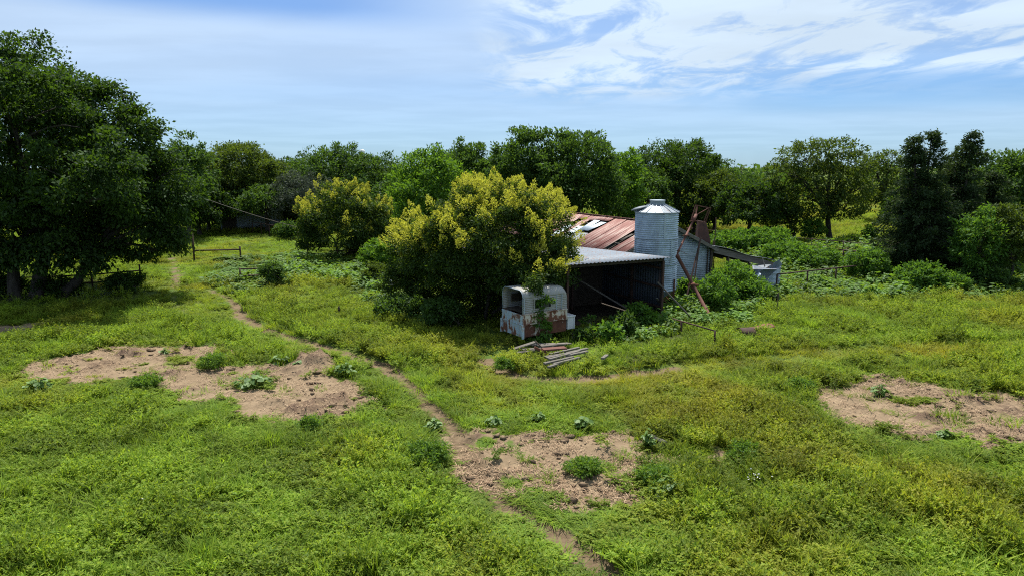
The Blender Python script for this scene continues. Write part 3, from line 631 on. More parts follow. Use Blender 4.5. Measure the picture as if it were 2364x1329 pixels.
for z0, z1, o_ in ((.99, 2.24, .4), (2.27, 3.51, 1.1), (3.55, 4.78, .7)):
    for k in range(3):
        a = o_+k*2.094; c_, s_ = math.cos(a), math.sin(a); b = MB(); b.box((0, 0, (z0+z1)/2), (.055, .09, z1-z0), M=Matrix.Rotation(a, 3, 'Z')); 
        b.v = [(x_+(R-.012)*c_, y_+(R-.012)*s_, z_) for x_, y_, z_ in b.v]; b.build('seam', M['galvanised_dull'], bin_)
MB().lathe([(.37, 5.14), (.37, 5.345), (.385, 5.35), (.385, 5.375), (.33, 5.38), (.0, 5.385)], 36).build('collar', M['galvanised_dull'], bin_)
lid = MB(); lid.lathe([(.0, .07), (.25, .045), (.42, .0), (.43, -.05), (.41, -.05), (.40, -.01), (.0, .04)], 36)
lo = lid.build('lid', M['sheet_dark'], bin_); p = at(1477, 480, 34.)-np.array(SC); lo.location = p; lo.rotation_euler = (math.radians(-4), math.radians(-14), 0)
b = MB(); b.beam(p+np.array((.36, 0, .05)), (-.36, -.02, 5.3), .05, .02); b.build('hinge', M['rust_pipe'], lo.parent)
MB().lathe([(R, .99), (R-.02, .96), (.20, .26), (.20, .12)], 48).build('hopper', M['galvanised_dull'], bin_)
for k in range(6):
    a = math.radians(60*k+18); c_, s_ = math.cos(a), math.sin(a)
    b = MB(); b.beam(((R+.05)*c_, (R+.05)*s_, 0), ((R+.05)*c_, (R+.05)*s_, 1.55), .07, .07); b.build('leg', M['rust_iron'], bin_)
b = MB()
for k in range(6):
    a0, a1 = math.radians(60*k+18), math.radians(60*k+78); q = R+.05
    b.beam((q*math.cos(a0), q*math.sin(a0), .1), (q*math.cos(a1), q*math.sin(a1), .95), .03, .03); b.beam((q*math.cos(a0), q*math.sin(a0), .95), (q*math.cos(a1), q*math.sin(a1), .1), .03, .03)
b.build('brace', M['rust_iron'], bin_)

# ------------------------------------------------------------------ grain auger propped against the bin
f0 = G(1643, 737); j0 = at(1563, 590, 32.9); j1 = at(1566, 580, 33.0); t0 = at(1607, 497, 35.2)
au = empty('grain_auger', f0, 0, 'rusty red grain auger broken in two beside the bin, long tube slanting down', 'auger')
Lc = lambda p: tuple(np.array(p)-f0)
b = MB(); d = (j0-f0); b.tube([Lc(f0+d*q) for q in (0, .03, .03, .97, .97, 1)], [.098, .098, .080, .080, .098, .098], 14); b.build('lower_tube', M['auger_red'], au)
b = MB(); d = t0-j1; b.tube([Lc(j1+d*q) for q in (0, .02, .02, .4, .4, .43, .43, .84, .84, 1)], [.07, .07, .05, .05, .065, .065, .05, .05, .085, .085], 12); b.build('upper_tube', M['auger_red'], au)
b = MB(); b.beam(Lc(j0), Lc(j1), .07, .05); b.beam(Lc(j0+d*.01), Lc(j0+np.array((.35, 0, -.45))), .03, .03); b.beam(Lc(j1+d*.02), Lc(at(1585, 586, 33)), .02, .02); b.build('joint', M['rust_iron'], au)
b = MB(); fr = [at(*q) for q in ((1606, 474, 35.0), (1637, 480, 35.4), (1624, 514, 35.5), (1596, 508, 35.0))]; bk = [q+np.array((.25, .55, -.05)) for q in fr]
for Q in (fr, bk):
    for k in range(4): b.beam(Lc(Q[k]), Lc(Q[(k+1) % 4]), .045, .045)
for k in range(4): b.beam(Lc(fr[k]), Lc(bk[k]), .04, .04)
b.beam(Lc(t0), Lc(fr[1]), .03, .03); b.beam(Lc(t0), Lc(bk[0]), .03, .03); b.build('head_frame', M['auger_red'], au)
for q in (.42, .62, .83): b = MB(); b.box(Lc(j1+(t0-j1)*q), (.36, .06, .05), rz=.3); b.build('collar', M['rust_iron'], au)
sp0, sp1 = at(1618, 549, 34.6), G(1577, 719); 
b = MB(); b.beam(Lc(sp0), Lc(sp1), .075, .05); b.beam(Lc(sp0+np.array((.12, .5, 0))), Lc(sp1+np.array((.5, .6, 0))), .06, .05); b.build('strut', M['rust_pipe'], au)
c = f0+(j0-f0)*.53; b = MB(); b.tube([Lc(c-np.array((.25, -.05, 0))), Lc(c+np.array((.25, -.05, .0)))], .05, 10); b.tube([Lc(c+(j0-f0)*q) for q in (-.02, .02)], .11, 14); b.box(Lc(c+np.array((0, 0, -.12))), (.16, .16, .1)); b.build('clamp', M['rust_iron'], au)
b = MB(); g0 = f0+np.array((-.75, .35, .12)); b.box(Lc(g0), (.42, .36, .22), rz=.3); b.build('motor_box', M['auger_red'], au)
# rusty feed hopper standing beyond the barn's right slope
hp = np.array(at(1622, 540, 40.6)); hp[2] = 0
ho = empty('feed_hopper', hp, .0, 'dark rusty steel hopper on legs rising behind the right slope of the barn roof', 'hopper')
b = MB(); zt = at(1620, 508, 40.6)[2]; V = [(-.32, -.2, zt-.02), (.14, -.2, zt-.12), (.14, .2, zt-.12), (-.32, .2, zt-.02), (-.36, -.35, zt-1.3), (.42, -.35, zt-1.3), (.42, .35, zt-1.3), (-.36, .35, zt-1.3), (-.12, -.12, zt-1.9), (.12, -.12, zt-1.9), (.12, .12, zt-1.9), (-.12, .12, zt-1.9)]
b.add(V, [(i+k, i+(k+1) % 4, i+4+(k+1) % 4, i+4+k) for i in (0, 4) for k in range(4)]+[(3, 2, 1, 0)]); b.build('body', M['rust_pipe'], ho, bevel=.02)
for sx in (-.5, .55):
    for sy in (-.38, .38):
        b = MB(); b.beam((sx, sy, 0), (sx, sy, zt-1.2), .06, .06); b.build('leg', M['rust_pipe'], ho)
b = MB(); b.beam((.75, 0, 0), (.75, 0, zt+.15), .05, .05); b.build('pole', M['rust_pipe'], ho)
# small loose pieces by the bin
def stick(name, a, c, w, h, mat, label, cat, group=None):
    a, c = Vector(a), Vector(c); m = (a+c)/2; d = c-a; b = MB(); n = 5
    b.box((0, 0, 0), (d.length, w, h)); o = b.build(name, M[mat], bevel=min(w, h)*.15); o.location = m
    o.rotation_euler = d.to_track_quat('X', 'Z').to_euler(); return tag(o, label, cat, group)
stick('wooden_pole', at(1518, 651, 30.2), G(1612, 750, .05), .07, .06, 'wood_grey', 'thin grey wooden pole leaning from the shed corner down to the pipe rail', 'pole')
stick('short_board', at(1517, 688, 30.2), G(1534, 726, .05), .09, .03, 'wood_pale', 'short pale board leaning at the foot of the shed corner post', 'board')

# small tank with fallen tin
tp = at(1768, 660, 39.4); tp[2] = 0
tk = empty('small_tank', tp, 0, 'short round corrugated tank in the weeds under fallen tin sheets', 'tank'); zt = at(1768, 619, 38.8)[2]; prof = [(.74+.014*math.sin(z/.075*6.283), z) for z in np.arange(0, zt, .012)]
MB().lathe(prof, 48).build('body', M['galvanised'], tk); MB().lathe([(.78, zt-.02), (.78, zt+.02), (.5, zt+.07), (0, zt+.09)], 48).build('top', M['sheet_dark'], tk)
def tin(name, corners, mat, label, waves=7):
    p = [Vector(q) for q in corners]; o = sum(p, Vector())/4; n = (p[1]-p[0]).cross(p[3]-p[0]).normalized(); b = MB()
    def fn(u, v):
        q = (p[0]*(1-u)+p[1]*u)*(1-v)+(p[3]*(1-u)+p[2]*u)*v-o; return q+n*(.014*math.sin(v*waves*6.283)+.06*math.sin(u*3.1)*(1-v))
    b.grid(fn, lin(0, 1, 14), lin(0, 1, waves*6)); q = b.build(name, M[mat], solid=.004); q.location = o; return tag(q, label, 'metal sheet')
tin('tin_sheet', [at(1724, 650, 38.1), at(1799, 599, 38.2), at(1806, 611, 38.6), at(1733, 676, 38.2)], 'galvanised_roof', 'long bent tin sheet sticking up to the right over the short round tank')
tin('tin_sheet', [at(1722, 646, 38.0), at(1752, 627, 38.0), at(1757, 633, 37.6), at(1727, 664, 37.5)], 'galvanised', 'small creased tin sheet hanging at the left side of the short round tank', 5)
tin('tin_sheet', [at(1736, 612, 38.5), at(1798, 617, 38.5), at(1800, 622, 37.9), at(1738, 622, 37.9)], 'galvanised_roof', 'pale tin sheet lying flat across the top of the short round tank', 5)
stick('broken_board', at(1730, 606, 38.6), at(1749, 622, 38.4), .10, .03, 'wood_pale', 'pale broken board slanting down beside the upturned tin sheets', 'board')
stick('board_stub', at(1760, 596, 38.6), at(1766, 616, 38.5), .14, .03, 'wood_pale', 'short pale board end standing upright above the round tank', 'board')
tin('tin_sheet', [at(893, 640, 37), at(975, 634, 38.), at(978, 652, 37.6), at(900, 664, 36.4)], 'galvanised_roof', 'flat pale tin sheets lying in the shade left of the yellow flowering tree', 9)

# ------------------------------------------------------------------ pickup-bed trailer with a camper shell
cb = G(1207, 779, .40); A_ = math.atan2(.54, .84)
cp = empty('camper_trailer', (cb[0], cb[1], 0), A_, 'rusty white pickup bed trailer with an open camper shell under the tree', 'trailer')
LT, WT = 2.15, 1.5
b = MB(); b.box((LT/2, .03, .66), (LT-.06, .04, .52)); b.box((LT/2, WT-.03, .66), (LT-.06, .04, .52)); b.build('lower_side', M['paint_low'], cp, bevel=.008)
b = MB(); b.box((LT/2, -.005, 1.125), (LT, .07, .37)); b.box((LT/2, WT+.005, 1.125), (LT, .07, .37)); b.box((LT/2, -.02, .925), (LT+.02, .12, .035)); b.box((LT/2, -.01, 1.325), (LT, .12, .03)); b.build('side_band', M['paint_band'], cp, bevel=.01)
b = MB(); b.box((-.02, WT/2, .66), (.05, WT-.12, .50)); b.box((-.015, WT/2, 1.12), (.06, WT-.02, .38)); b.box((-.03, WT/2, .92), (.08, WT, .03)); b.box((-.02, -.02, .64), (.10, .10, .58)); b.box((-.02, WT+.02, .64), (.10, .10, .58)); b.build('tailgate', M['paint_rear'], cp, bevel=.012)
b = MB(); b.box((LT/2, WT/2, .46), (LT-.1, WT-.1, .04)); b.box((LT, WT/2, .9), (.05, WT-.1, .85)); b.beam((LT, WT/2, .42), (LT+1.3, WT/2, .42), .10, .10); b.beam((.1, .25, .38), (LT, .25, .38), .08, .1); b.beam((.1, WT-.25, .38), (LT, WT-.25, .38), .08, .1); b.build('chassis', M['rust_pipe'], cp)
RT, zb_, zt_ = .28, 1.34, 2.25
def sect(x):        # across the shell, near side up, over, down the far side
    rf = .26; zt2 = zt_ if x < LT-rf else zt_-rf+math.sqrt(max(rf*rf-(x-LT+rf)**2, 0))
    pts = [];
    zz = lin(zb_, zt2-RT, 44)
    for z in zz: pts.append((.01+.011*math.sin((z-zb_)/.072*6.283), z))
    for k in range(1, 11): a = math.pi/2*k/10; pts.append((.01+RT-RT*math.cos(a), zt2-RT+RT*math.sin(a)))
    m = [(WT-q, z) for q, z in pts[::-1]]
    return [(x, q, z) for q, z in pts+m]
xs = lin(0, LT-.26, 8)+[LT-.26+.26*math.sin(math.pi/2*k/8) for k in range(1, 9)]
S_ = [sect(q) for q in xs]; m_ = len(S_[0]); b = MB()
win = (.78, 1.42, 1.50, 1.87)
V = [p for q in S_ for p in q]; Fc = [(i*m_+j, (i+1)*m_+j, (i+1)*m_+j+1, i*m_+j+1) for i in range(len(xs)-1) for j in range(m_-1)]
Fc = [f for f in Fc if not (win[0]-.2 < sum(V[i][0] for i in f)/4 < win[1]-.1 and win[2] < sum(V[i][2] for i in f)/4 < win[3] and V[f[0]][1] < .3)]
b.add(V, Fc, True); shell = b.build('camper_shell', M['siding'], cp, solid=.012)
wx0, wx1 = xs[2]+.02, xs[5]-.02
b = MB(); b.box((LT-.01, WT/2, 1.65), (.02, WT-.1, .66)); b.build('front_wall', M['siding'], shell)
b = MB(); xa, xb = xs[2], xs[5]
b.box(((xa+xb)/2, -.005, win[3]+.01), (xb-xa+.06, .05, .035)); b.box(((xa+xb)/2, -.005, win[2]-.01), (xb-xa+.06, .05, .03)); b.box((xa, -.004, 1.685), (.03, .05, .38)); b.box((xb, -.004, 1.685), (.03, .05, .38)); b.box(((xa+xb)/2-.06, -.003, 1.685), (.03, .045, .38)); wf = b.build('window', M['siding'], shell)
b = MB(); b.box(((xa+xb)/2+.12, .008, 1.685), ((xb-xa)/2, .008, .36)); b.build('pane', M['glass'], wf)
b = MB(); b.tube([(0, .02, zb_)]+[(0, q[1], q[2]) for q in S_[0][43:-43]]+[(0, WT-.02, zb_)], .015, 6); b.build('rear_trim', M['galvanised_dull'], shell)
for xq in (.06, 1.62, 1.88): b = MB(); b.box((xq, -.004, 1.66), (.035, .03, .62)); b.build('seam_strip', M['galvanised_dull'], shell)
b = MB(); b.box((.35, WT/2, 1.36), (.5, WT-.2, .03)); b.box((.9, WT-.12, 1.75), (1.1, .05, .3)); b.build('inner_shelf', M['wood_dark'], shell)
b = MB(); b.box((LT+.20, .22, .72), (.34, .5, .52)); b.box((LT+.20, .22, 1.0), (.42, .58, .05)); b.box((LT+.36, -.03, .72), (.05, .05, .52)); b.build('front_locker', M['paint_box'], cp, bevel=.01)
for yq in (.14, WT-.14):
    w = MB(); w.tube([(1.15, yq-.09, .33), (1.15, yq-.07, .33), (1.15, yq+.07, .33), (1.15, yq+.09, .33)], [.28, .33, .33, .28], 24); wo = w.build('wheel', M['rubber'], cp)
    MB().tube([(1.15, yq-.10, .33), (1.15, yq+.10, .33)], .17, 20).build('rim', M['rust_iron'], wo)

# ------------------------------------------------------------------ lumber heap, log, trough, scraps
def plank(p0, p1, z0, z1, w, h, mat, label, group):
    p0 = (p0[0]+rr.uniform(-7, 7), p0[1]+rr.uniform(-3, 3)); p1 = (p1[0]+rr.uniform(-9, 9), p1[1]+rr.uniform(-4, 4)); z1 = z1-rr.choice((0, 0, .12, .2)); z0 = z0+rr.uniform(-.06, .04)
    return stick('plank', G(*p0, z0), G(*p1, z1), w, h, mat, label, 'plank', group)
gd = 'weathered boards in the heap by the trailer'
for k, (p0, p1, z0, z1, w, mt) in enumerate([((1180,806),(1236,789),.42,.62,.26,'wood_grey'), ((1186,814),(1234,806),.30,.36,.22,'wood_grey'), ((1246,800),(1318,793),.42,.44,.32,'wood_grey'), ((1210,808),(1290,803),.30,.34,.28,'wood_grey'), ((1225,796),(1300,791),.34,.38,.24,'wood_grey')]):
    plank(p0, p1, z0, z1, w*.8, .05, mt, 'dark grey weathered board lying in the heap before the camper trailer', gd)
stick('reddish_slab', G(1252, 806, .50), G(1306, 802, .48), .30, .06, 'auger_red', 'broad pinkish brown slab on top of the dark board heap', 'slab')
stick('rusty_channel', G(1234, 801, .62), G(1267, 818, .30), .11, .09, 'rust_iron', 'short rust red steel channel slanting off the board heap', 'steel beam')
stick('broken_stick', G(1235, 786, .75), G(1254, 804, .5), .05, .04, 'wood_dark', 'thin dark stick poking up from the back of the board heap', 'stick')
gp = 'pale planks on the near side of the heap'
for p0, p1, z0, z1, w in [((1256,829),(1358,803),.34,.36,.19), ((1264,820),(1340,803),.26,.28,.17), ((1258,837),(1332,823),.38,.36,.18), ((1270,845),(1324,832),.36,.36,.16), ((1262,823),(1318,812),.34,.32,.14), ((1386,829),(1404,818),.4,.45,.18), ((1262,832),(1348,812),.30,.30,.16), ((1280,838),(1345,824),.33,.33,.14), ((1268,827),(1338,809),.44,.42,.13)]:
    plank(p0, p1, z0, z1, w*.7, .07, 'wood_pale', 'pale silvery plank half sunk in the weeds in front of the board heap', gp)
a, c = G(1504, 1006, .12), G(1537, 1023, .10); b = MB(); m = (a+c)/2; d = c-a
b.tube([a-m+d*q for q in (0, .2, .5, .8, 1)], [.058, .066, .062, .070, .064], 12); o = b.build('log', M['wood_pale']); o.location = m; tag(o, 'short pale debarked log at the far right edge of the middle bare patch', 'log')
tp = G(1742, 778); tr = empty('rusty_trough', tp, .12, 'crumpled rust brown steel trough lying in the weeds right of the pipe rail', 'trough')
b = MB(); b.grid(lambda u, t: (-.62+u*.55, .30*math.cos(t), .30+.28*math.sin(t)), lin(0, 1, 4), lin(math.pi*.05, math.pi*1.95, 30)); b.build('drum', M['rust_pipe'], tr, solid=.015)
b = MB(); b.grid(lambda u, t: (-.1+u*1.05, .48*math.cos(t)+.05*math.sin(u*7), .42+.36*math.sin(t)-.10*u+.03*math.sin(u*9)), lin(0, 1, 8), lin(math.pi*1.05, math.pi*1.9, 16)); b.build('half_shell', M['rust_iron'], tr, solid=.015); tr.scale = (1.1, 1, .72)
b = MB(); b.grid(lambda u, v: (-.05+u*.9, .1+v*.5, .42+.16*u+.05*math.sin(u*6+v*3)), lin(0, 1, 8), lin(0, 1, 5)); b.build('flap', M['rust_iron'], tr, solid=.012)
b = MB(); p = G(323, 1152, .25); b.grid(lambda u, v: (u*.16, v*.12, .02*math.sin(u*7)*math.cos(v*5)), lin(0, 1, 6), lin(0, 1, 6)); o = b.build('white_scrap', M['white'], solid=.006); o.location = p; tag(o, 'small white scrap lying on top of the near left weeds', 'scrap')

# ------------------------------------------------------------------ pipe fences, gates, cable
def fence(name, label, cat, posts, rails, r=.045, mat='rust_pipe', group=None, rot=0):
    """posts: ((x,y), height); rails: (point, point)"""
    o0 = np.array((*posts[0][0], 0.)); e = empty(name, o0, 0, label, cat, group)
    for (q, h) in posts:
        b = MB(); a = np.array((*q, 0.))-o0; b.tube([a, a+np.array((0, 0, h))], r*1.25, 8); b.build('post', M[mat], e)
    for a, c in rails:
        b = MB(); b.tube([np.array(a)-o0, np.array(c)-o0], r, 8); b.build('rail', M[mat], e)
    return e
def gxy(px, py): return tuple(G(px, py)[:2])
def up(q, z): return (q[0], q[1], z)
a, c = gxy(1649, 797), tuple(G(1553, 735, .6)[:2]); m = (a[0]+(c[0]-a[0])*.78, a[1]+(c[1]-a[1])*.78)
fence('pipe_rail', 'low dark pipe rail with a corner post in the grass in front of the auger', 'fence', [(a, .62), (m, .6)], [(up(a, .6), up(c, .6))], .032)
P_ = [gxy(449, 605), gxy(556, 602)]
fence('pipe_gateway', 'gateway of two uneven dark posts joined by one pipe in the bright pasture', 'gate', [(P_[0], 2.15), (P_[1], 1.1)], [(up(P_[0], .85), up(P_[1], .85))], .055)
P_ = [gxy(556, 656), gxy(610, 651)]
fence('pipe_fence', 'dark corner post with a short pipe rail among broad leaved weeds', 'fence', [(P_[0], 1.0), (P_[1], .85)], [(up(P_[0], .93), up(P_[1], .85)), (up(P_[0], .5), up(P_[1], .45))], .04)
P_ = [gxy(50, 680), gxy(215, 672), gxy(327, 668)]
fence('pipe_fence', 'two rail pipe fence standing in the shade of the big left trees', 'fence', [(P_[0], 1.3), (P_[1], 1.), (P_[2], 1.45)], [(up(P_[0], .95), up(P_[1], .95)), (up(P_[1], .95), up(P_[2], 1.1)), (up(P_[0], .5), up(P_[1], .5)), (up(P_[1], .5), up(P_[2], .6))], .04)
P_ = [gxy(711, 600), gxy(780, 601), gxy(860, 603)]
fence('corral_panel', 'dark livestock panel of four rails under the smaller yellow flowering tree', 'fence', [(q, 1.05) for q in P_], [(up(P_[i], z), up(P_[i+1], z)) for i in (0, 1) for z in (.25, .5, .75, 1.)], .03)
P_ = [gxy(584, 540), gxy(604, 544), gxy(623, 548), gxy(655, 553), gxy(689, 559), gxy(709, 563)]
fence('pipe_fence', 'pipe fence with a sagging top rail before the grey far shed', 'fence', [(q, 1.3) for q in P_], [(up(P_[i], 1.25), up(P_[i+1], 1.25)) for i in range(5)], .035)
q0, q1 = G(1787, 634, 1.), G(2103, 600, 1.); P_ = [tuple(q0[:2]+(q1-q0)[:2]*t) for t in (.02, .22, .42, .62, .82, .99)]
fence('pipe_fence', 'dark pipe fence running right from the short tank through the weeds', 'fence', [(q, 1.0) for q in P_], [(up(P_[i], 1.), up(P_[i+1], 1.)) for i in range(5)], .04)
q0, q1 = G(1742, 558, 1.), G(2010, 582, 1.); P_ = [tuple(q0[:2]+(q1-q0)[:2]*t) for t in (0, .28, .55, .79, 1.)]
fence('rail_fence', 'dark single rail fence in the tall weeds behind the barn', 'fence', [(q, 1.0) for q in P_], [(up(P_[i], .97), up(P_[i+1], .97)) for i in range(4)], .05)
q0, q1 = G(1630, 531, 1.1), G(2110, 572, 1.1); P_ = [tuple(q0[:2]+(q1-q0)[:2]*t) for t in lin(0, 1, 8)]
fence('wire_fence', 'thin dark fence along the far pasture below the open crowned tree', 'fence', [(q, 1.2) for q in P_], [(up(P_[i], z), up(P_[i+1], z)) for i in range(7) for z in (1.1, .6)], .03)
b = MB(); a, c = at(470, 458, 46), at(700, 528, 62); b.tube([a+(c-a)*t-np.array((0, 0, .5*t*(1-t))) for t in lin(0, 1, 12)], .022, 5); o = b.build('cable', M['wood_grey']); tag(o, 'pale sagging overhead cable slanting down from the big left tree', 'cable')
def rod(px, y0, y1, lab):
    g = G(px, y1); b = MB(); zt = at(px, y0, g[1])[2]; b.tube([(0, 0, 0), (.02, 0, zt)], .02, 6); b.lathe([(.05, zt-.25), (.06, zt-.1), (.0, zt+.02)], 8); o = b.build('dead_stalk', M['wood_dark']); o.location = g; tag(o, lab, 'plant stalk')
rod(1793, 675, 725, 'dark dead weed stalk standing in the green field right of the auger'); rod(783, 706, 728, 'small dark seed stalk in the middle of the left grass')

# ------------------------------------------------------------------ far things
c = at(600, 530, 77); fs = empty('far_shed', (c[0], 77, 0), .22, 'low grey shed half hidden in the shade of the far left trees', 'shed')
b = MB(); b.box((0, 2, 1.25), (8.2, 4, 2.5)); b.build('wall', M['shed_grey'], fs); b = MB(); b.box((0, 1.8, 2.62), (9., 5.4, .12), M=Matrix.Rotation(.07, 3, 'X')); b.build('roof', M['sheet_dark'], fs)
b = MB(); b.box((-3.2, -.02, 1.05), (1.5, .06, 2.1)); b.build('door', M['wood_dark'], fs); b = MB(); b.box((2.2, -.02, 1.5), (.8, .06, .7)); b.build('window', M['glass'], fs)
c = at(836, 351, 520); wt = empty('water_tower', (c[0], 520, 0), 0, 'tiny white domed water tower peeping over the far treeline', 'water tower')
zq = c[2]; MB().lathe([(0, zq+1.9), (1., zq+1.7), (1.9, zq+.9), (2.1, zq), (1.9, zq-2.2), (.8, zq-3.4)], 24).build('tank', M['white'], wt); MB().tube([(0, 0, 0), (0, 0, zq-3.)], .7, 12).build('column', M['white'], wt)
c = at(1713, 387, 170); up_ = empty('utility_pole', (c[0], 170, 0), .4, 'thin distant utility pole on the skyline between the right trees', 'pole'); MB().tube([(0, 0, 0), (0, 0, c[2])], [.14, .10], 8).build('pole', M['wood_dark'], up_); b = MB(); b.box((0, 0, c[2]-.5), (2., .12, .14)); b.build('crossarm', M['wood_dark'], up_)
c = G(1950, 506); b = MB(); V = [(5.2*math.cos(t)*(1+.15*math.sin(3*t)), 4.6*math.sin(t), 0) for t in lin(0, 2*math.pi, 41)[:-1]]; b.add(V, [tuple(range(40))]); o = b.build('pond', M['water']); o.location = (c[0], c[1], .12); tag(o, 'small pale pond shining in the far right pasture', 'pond', kind='structure')

# ------------------------------------------------------------------ trees
def lobe(px, py, rpx, rpy, Yd, depth=1.):
    c = at(px, py, Yd); k = Yd*1.02/F; return (*c, rpx*k, rpx*k*depth, rpy*k)
def auto_lobes(r, cx, cy, zb, zt, rad, k=9, size=.50):
    zc = (zb+zt)/2; rz = (zt-zb)/2; out = [(cx, cy, zc, rad*.6, rad*.6, rz*.62)]
    for i in range(k):
        u = 1-1.55*(i+.5)/k; a = i*2.39996+r.uniform(-.4, .4); q = math.sqrt(max(0, 1-u*u)); s_ = size*r.uniform(.82, 1.18)
        out.append((cx+rad*.60*q*math.cos(a), cy+rad*.60*q*math.sin(a), zc+rz*.56*u, rad*s_, rad*s_, rz*s_*.95))
    return out
def crown(r, lobes, Ln, Wd, cover, clump, droop=.3, spread=.5, ragged=.16, zmin=.2, skip=.0):
    Ps, Os, tips = [], [], []; LB_ = np.array(lobes)
    for i, (cx, cy, cz, rx, ry, rz) in enumerate(lobes):
        area = 4*math.pi*(((rx*ry)**1.6+(rx*rz)**1.6+(ry*rz)**1.6)/3)**(1/1.6); n = int(cover*area/(Ln*Wd*.55)); nc = max(6, int(area/(clump*clump*1.5)))
        d = rdir(r, nc); d = d[(d[:, 2] > -.75)]; nc = len(d); rad = r.uniform(.74, 1.0, nc)+np.minimum(np.abs(r.normal(0, ragged, nc)), ragged*1.7); cc = d*rad[:, None]*np.array((rx, ry, rz))+np.array((cx, cy, cz))
        if skip: k = r.uniform(size=nc) > skip; cc, d = cc[k], d[k]; nc = len(cc)
        wgt = r.uniform(.5, 1.5, nc); wgt /= wgt.sum(); w = r.choice(nc, n, p=wgt); sz = clump*r.uniform(.7, 1.3, nc)
        g = np.clip(r.normal(size=(n, 3)), -1.7, 1.7)*(sz[w]*spread)[:, None]*np.array((1, 1, .62)); P = cc[w]+g; o = d[w]+g*.25/clump
        inner = r.uniform(size=n) < .12; P[inner] = np.array((cx, cy, cz))+(P[inner]-np.array((cx, cy, cz)))*r.uniform(.3, .8, (inner.sum(), 1))
        keep = P[:, 2] > zmin
        for j, q in enumerate(LB_):
            if j == i: continue
            dd = (((P-q[:3])/q[3:])**2).sum(1); keep &= ~((dd < .5) & (r.uniform(size=n) < .9))
        Ps.append(P[keep]); Os.append(o[keep]); ok = np.ones(nc, bool)
        for j, q in enumerate(LB_):
            if j != i: ok &= (((cc-q[:3])/q[3:])**2).sum(1) > .95
        tips.append(np.concatenate([cc[ok], d[ok]], 1))
    P = np.concatenate(Ps); O = np.concatenate(Os); n = len(P)
    O /= np.linalg.norm(O, axis=1, keepdims=True)+1e-9
    D_ = O*.6+rdir(r, n)*.75; D_[:, 2] -= droop
    Nn = O*.45+rdir(r, n)*.75; Nn[:, 2] += .55
    return P, D_, Nn, np.concatenate(tips)
def limb_path(a, c, r, n=6, wob=.12):
    a, c = np.array(a), np.array(c); L_ = np.linalg.norm(c-a); pts = []
    for i in range(n):
        t = i/(n-1); p = a+(c-a)*t+np.array((0, 0, L_*.12*math.sin(math.pi*t)))
        if 0 < i < n-1: p = p+r.normal(0, wob*L_/n, 3)
        pts.append(p)
    return pts
def tree(name, label, base, lobes, seed=1, L_=.2, W_=.11, cover=2., clump=.7, mat='leaf_mid', tr=.22, bk='bark', cat='tree', group=None, droop=.3, ragged=.16, lean=(0, 0), skip=0., fork=None, flowers=0, twigs=3, stems=1, spread=.40, zmin=.2):
    r = np.random.default_rng(seed); bx, by = base; o = empty(name, (bx, by, 0), 0, label, cat, group); B = np.array((bx, by, 0.))
    P, D_, Nn, tips = crown(r, lobes, L_, W_, cover, clump, droop, spread, ragged, zmin, skip); n = len(P)
    ll = L_*r.uniform(.65, 1.3, n); V = leaf_quads(P-B, D_, Nn, ll, ll*(W_/L_), .12)
    cr = link_mesh('crown', mesh_np('crown', V, quads(n), 4), M[mat], o)
    b = MB(); cz = min(l[2]-l[5]*.3 for l in lobes); fork = fork or max(.6, cz*.8); mx = np.mean([l[0] for l in lobes])-bx; my = np.mean([l[1] for l in lobes])-by
    for s_ in range(stems):
        off = np.array((0., 0, 0)) if stems == 1 else np.array((.35*math.cos(s_*2.4), .35*math.sin(s_*2.4), 0)); k_ = 1 if stems == 1 else .62
        top = np.array((mx*.35+lean[0], my*.35+lean[1], fork))+off*2.2
        b.tube([off+np.array((0, 0, -.1)), off*1.05+np.array((0, 0, .25)), off*1.3+(top-off)*.35+r.normal(0, .05, 3), off*1.2+(top-off)*.7+r.normal(0, .06, 3), top], [tr*1.5*k_, tr*1.12*k_, tr*k_, tr*.9*k_, tr*.8*k_], 10)
        for i, l in enumerate(lobes):
            if stems > 1 and i % stems != s_: continue
            c = np.array(l[:3])-B; q = limb_path(top-np.array((0, 0, .15)), c+r.normal(0, .15, 3)*l[3], r); b.tube(q, list(np.linspace(tr*.55*k_, tr*.14, len(q))), 7)
            for t in range(twigs):
                d = rdir(r, 1)[0]; d[2] = abs(d[2])*.7+.05; e = c+d*np.array(l[3:])*.92; q2 = limb_path(q[r.integers(2, 6)], e, r, 5); b.tube(q2, list(np.linspace(tr*.2, tr*.05, 5)), 5)
    b.build('trunk', M[bk], o)
    if flowers:
        k = tips[:, 5] > -.45; T = tips[k]; pr = np.clip(.30+T[:, 5]*1.4, .05, 1); pr = pr*sstep(1.9, 3.4, T[:, 2]); T = T[r.uniform(size=len(T)) < pr*flowers]; Vs = []
        for t in T:
            for q in range(r.integers(1, 4)):
                p0 = t[:3]+t[3:]*clump*.45+r.normal(0, clump*.36, 3); ax = t[3:]*.55+np.array((0, 0, .9))+r.normal(0, .22, 3); ax /= np.linalg.norm(ax); m = 84; h = r.uniform(.34, .60)
                s2 = r.uniform(0, 1, m); rad = .20*(1-s2)+.02; dd = rdir(r, m); Pq = p0+ax*(s2*h)[:, None]+dd*rad[:, None]; Vs.append(leaf_quads(Pq-B, dd+ax*.8, rdir(r, m)+np.array((0, 0, .6)), r.uniform(.05, .10, m), r.uniform(.035, .062, m)))
        V = np.concatenate(Vs); link_mesh('flower_clusters', mesh_np('flower_clusters', V, quads(len(V)//4), 4), M['flower_gold'], o)
    return o
def dome(seed, px, top, wpx, Yd, zb, k=9, size=.5, depth=1.):
    c = at(px, top, Yd); rad = wpx/2*Yd*1.02/F; return (c[0], Yd), auto_lobes(random.Random(seed), c[0], Yd, zb, c[2]-.02*rad, rad*.98, k, size)
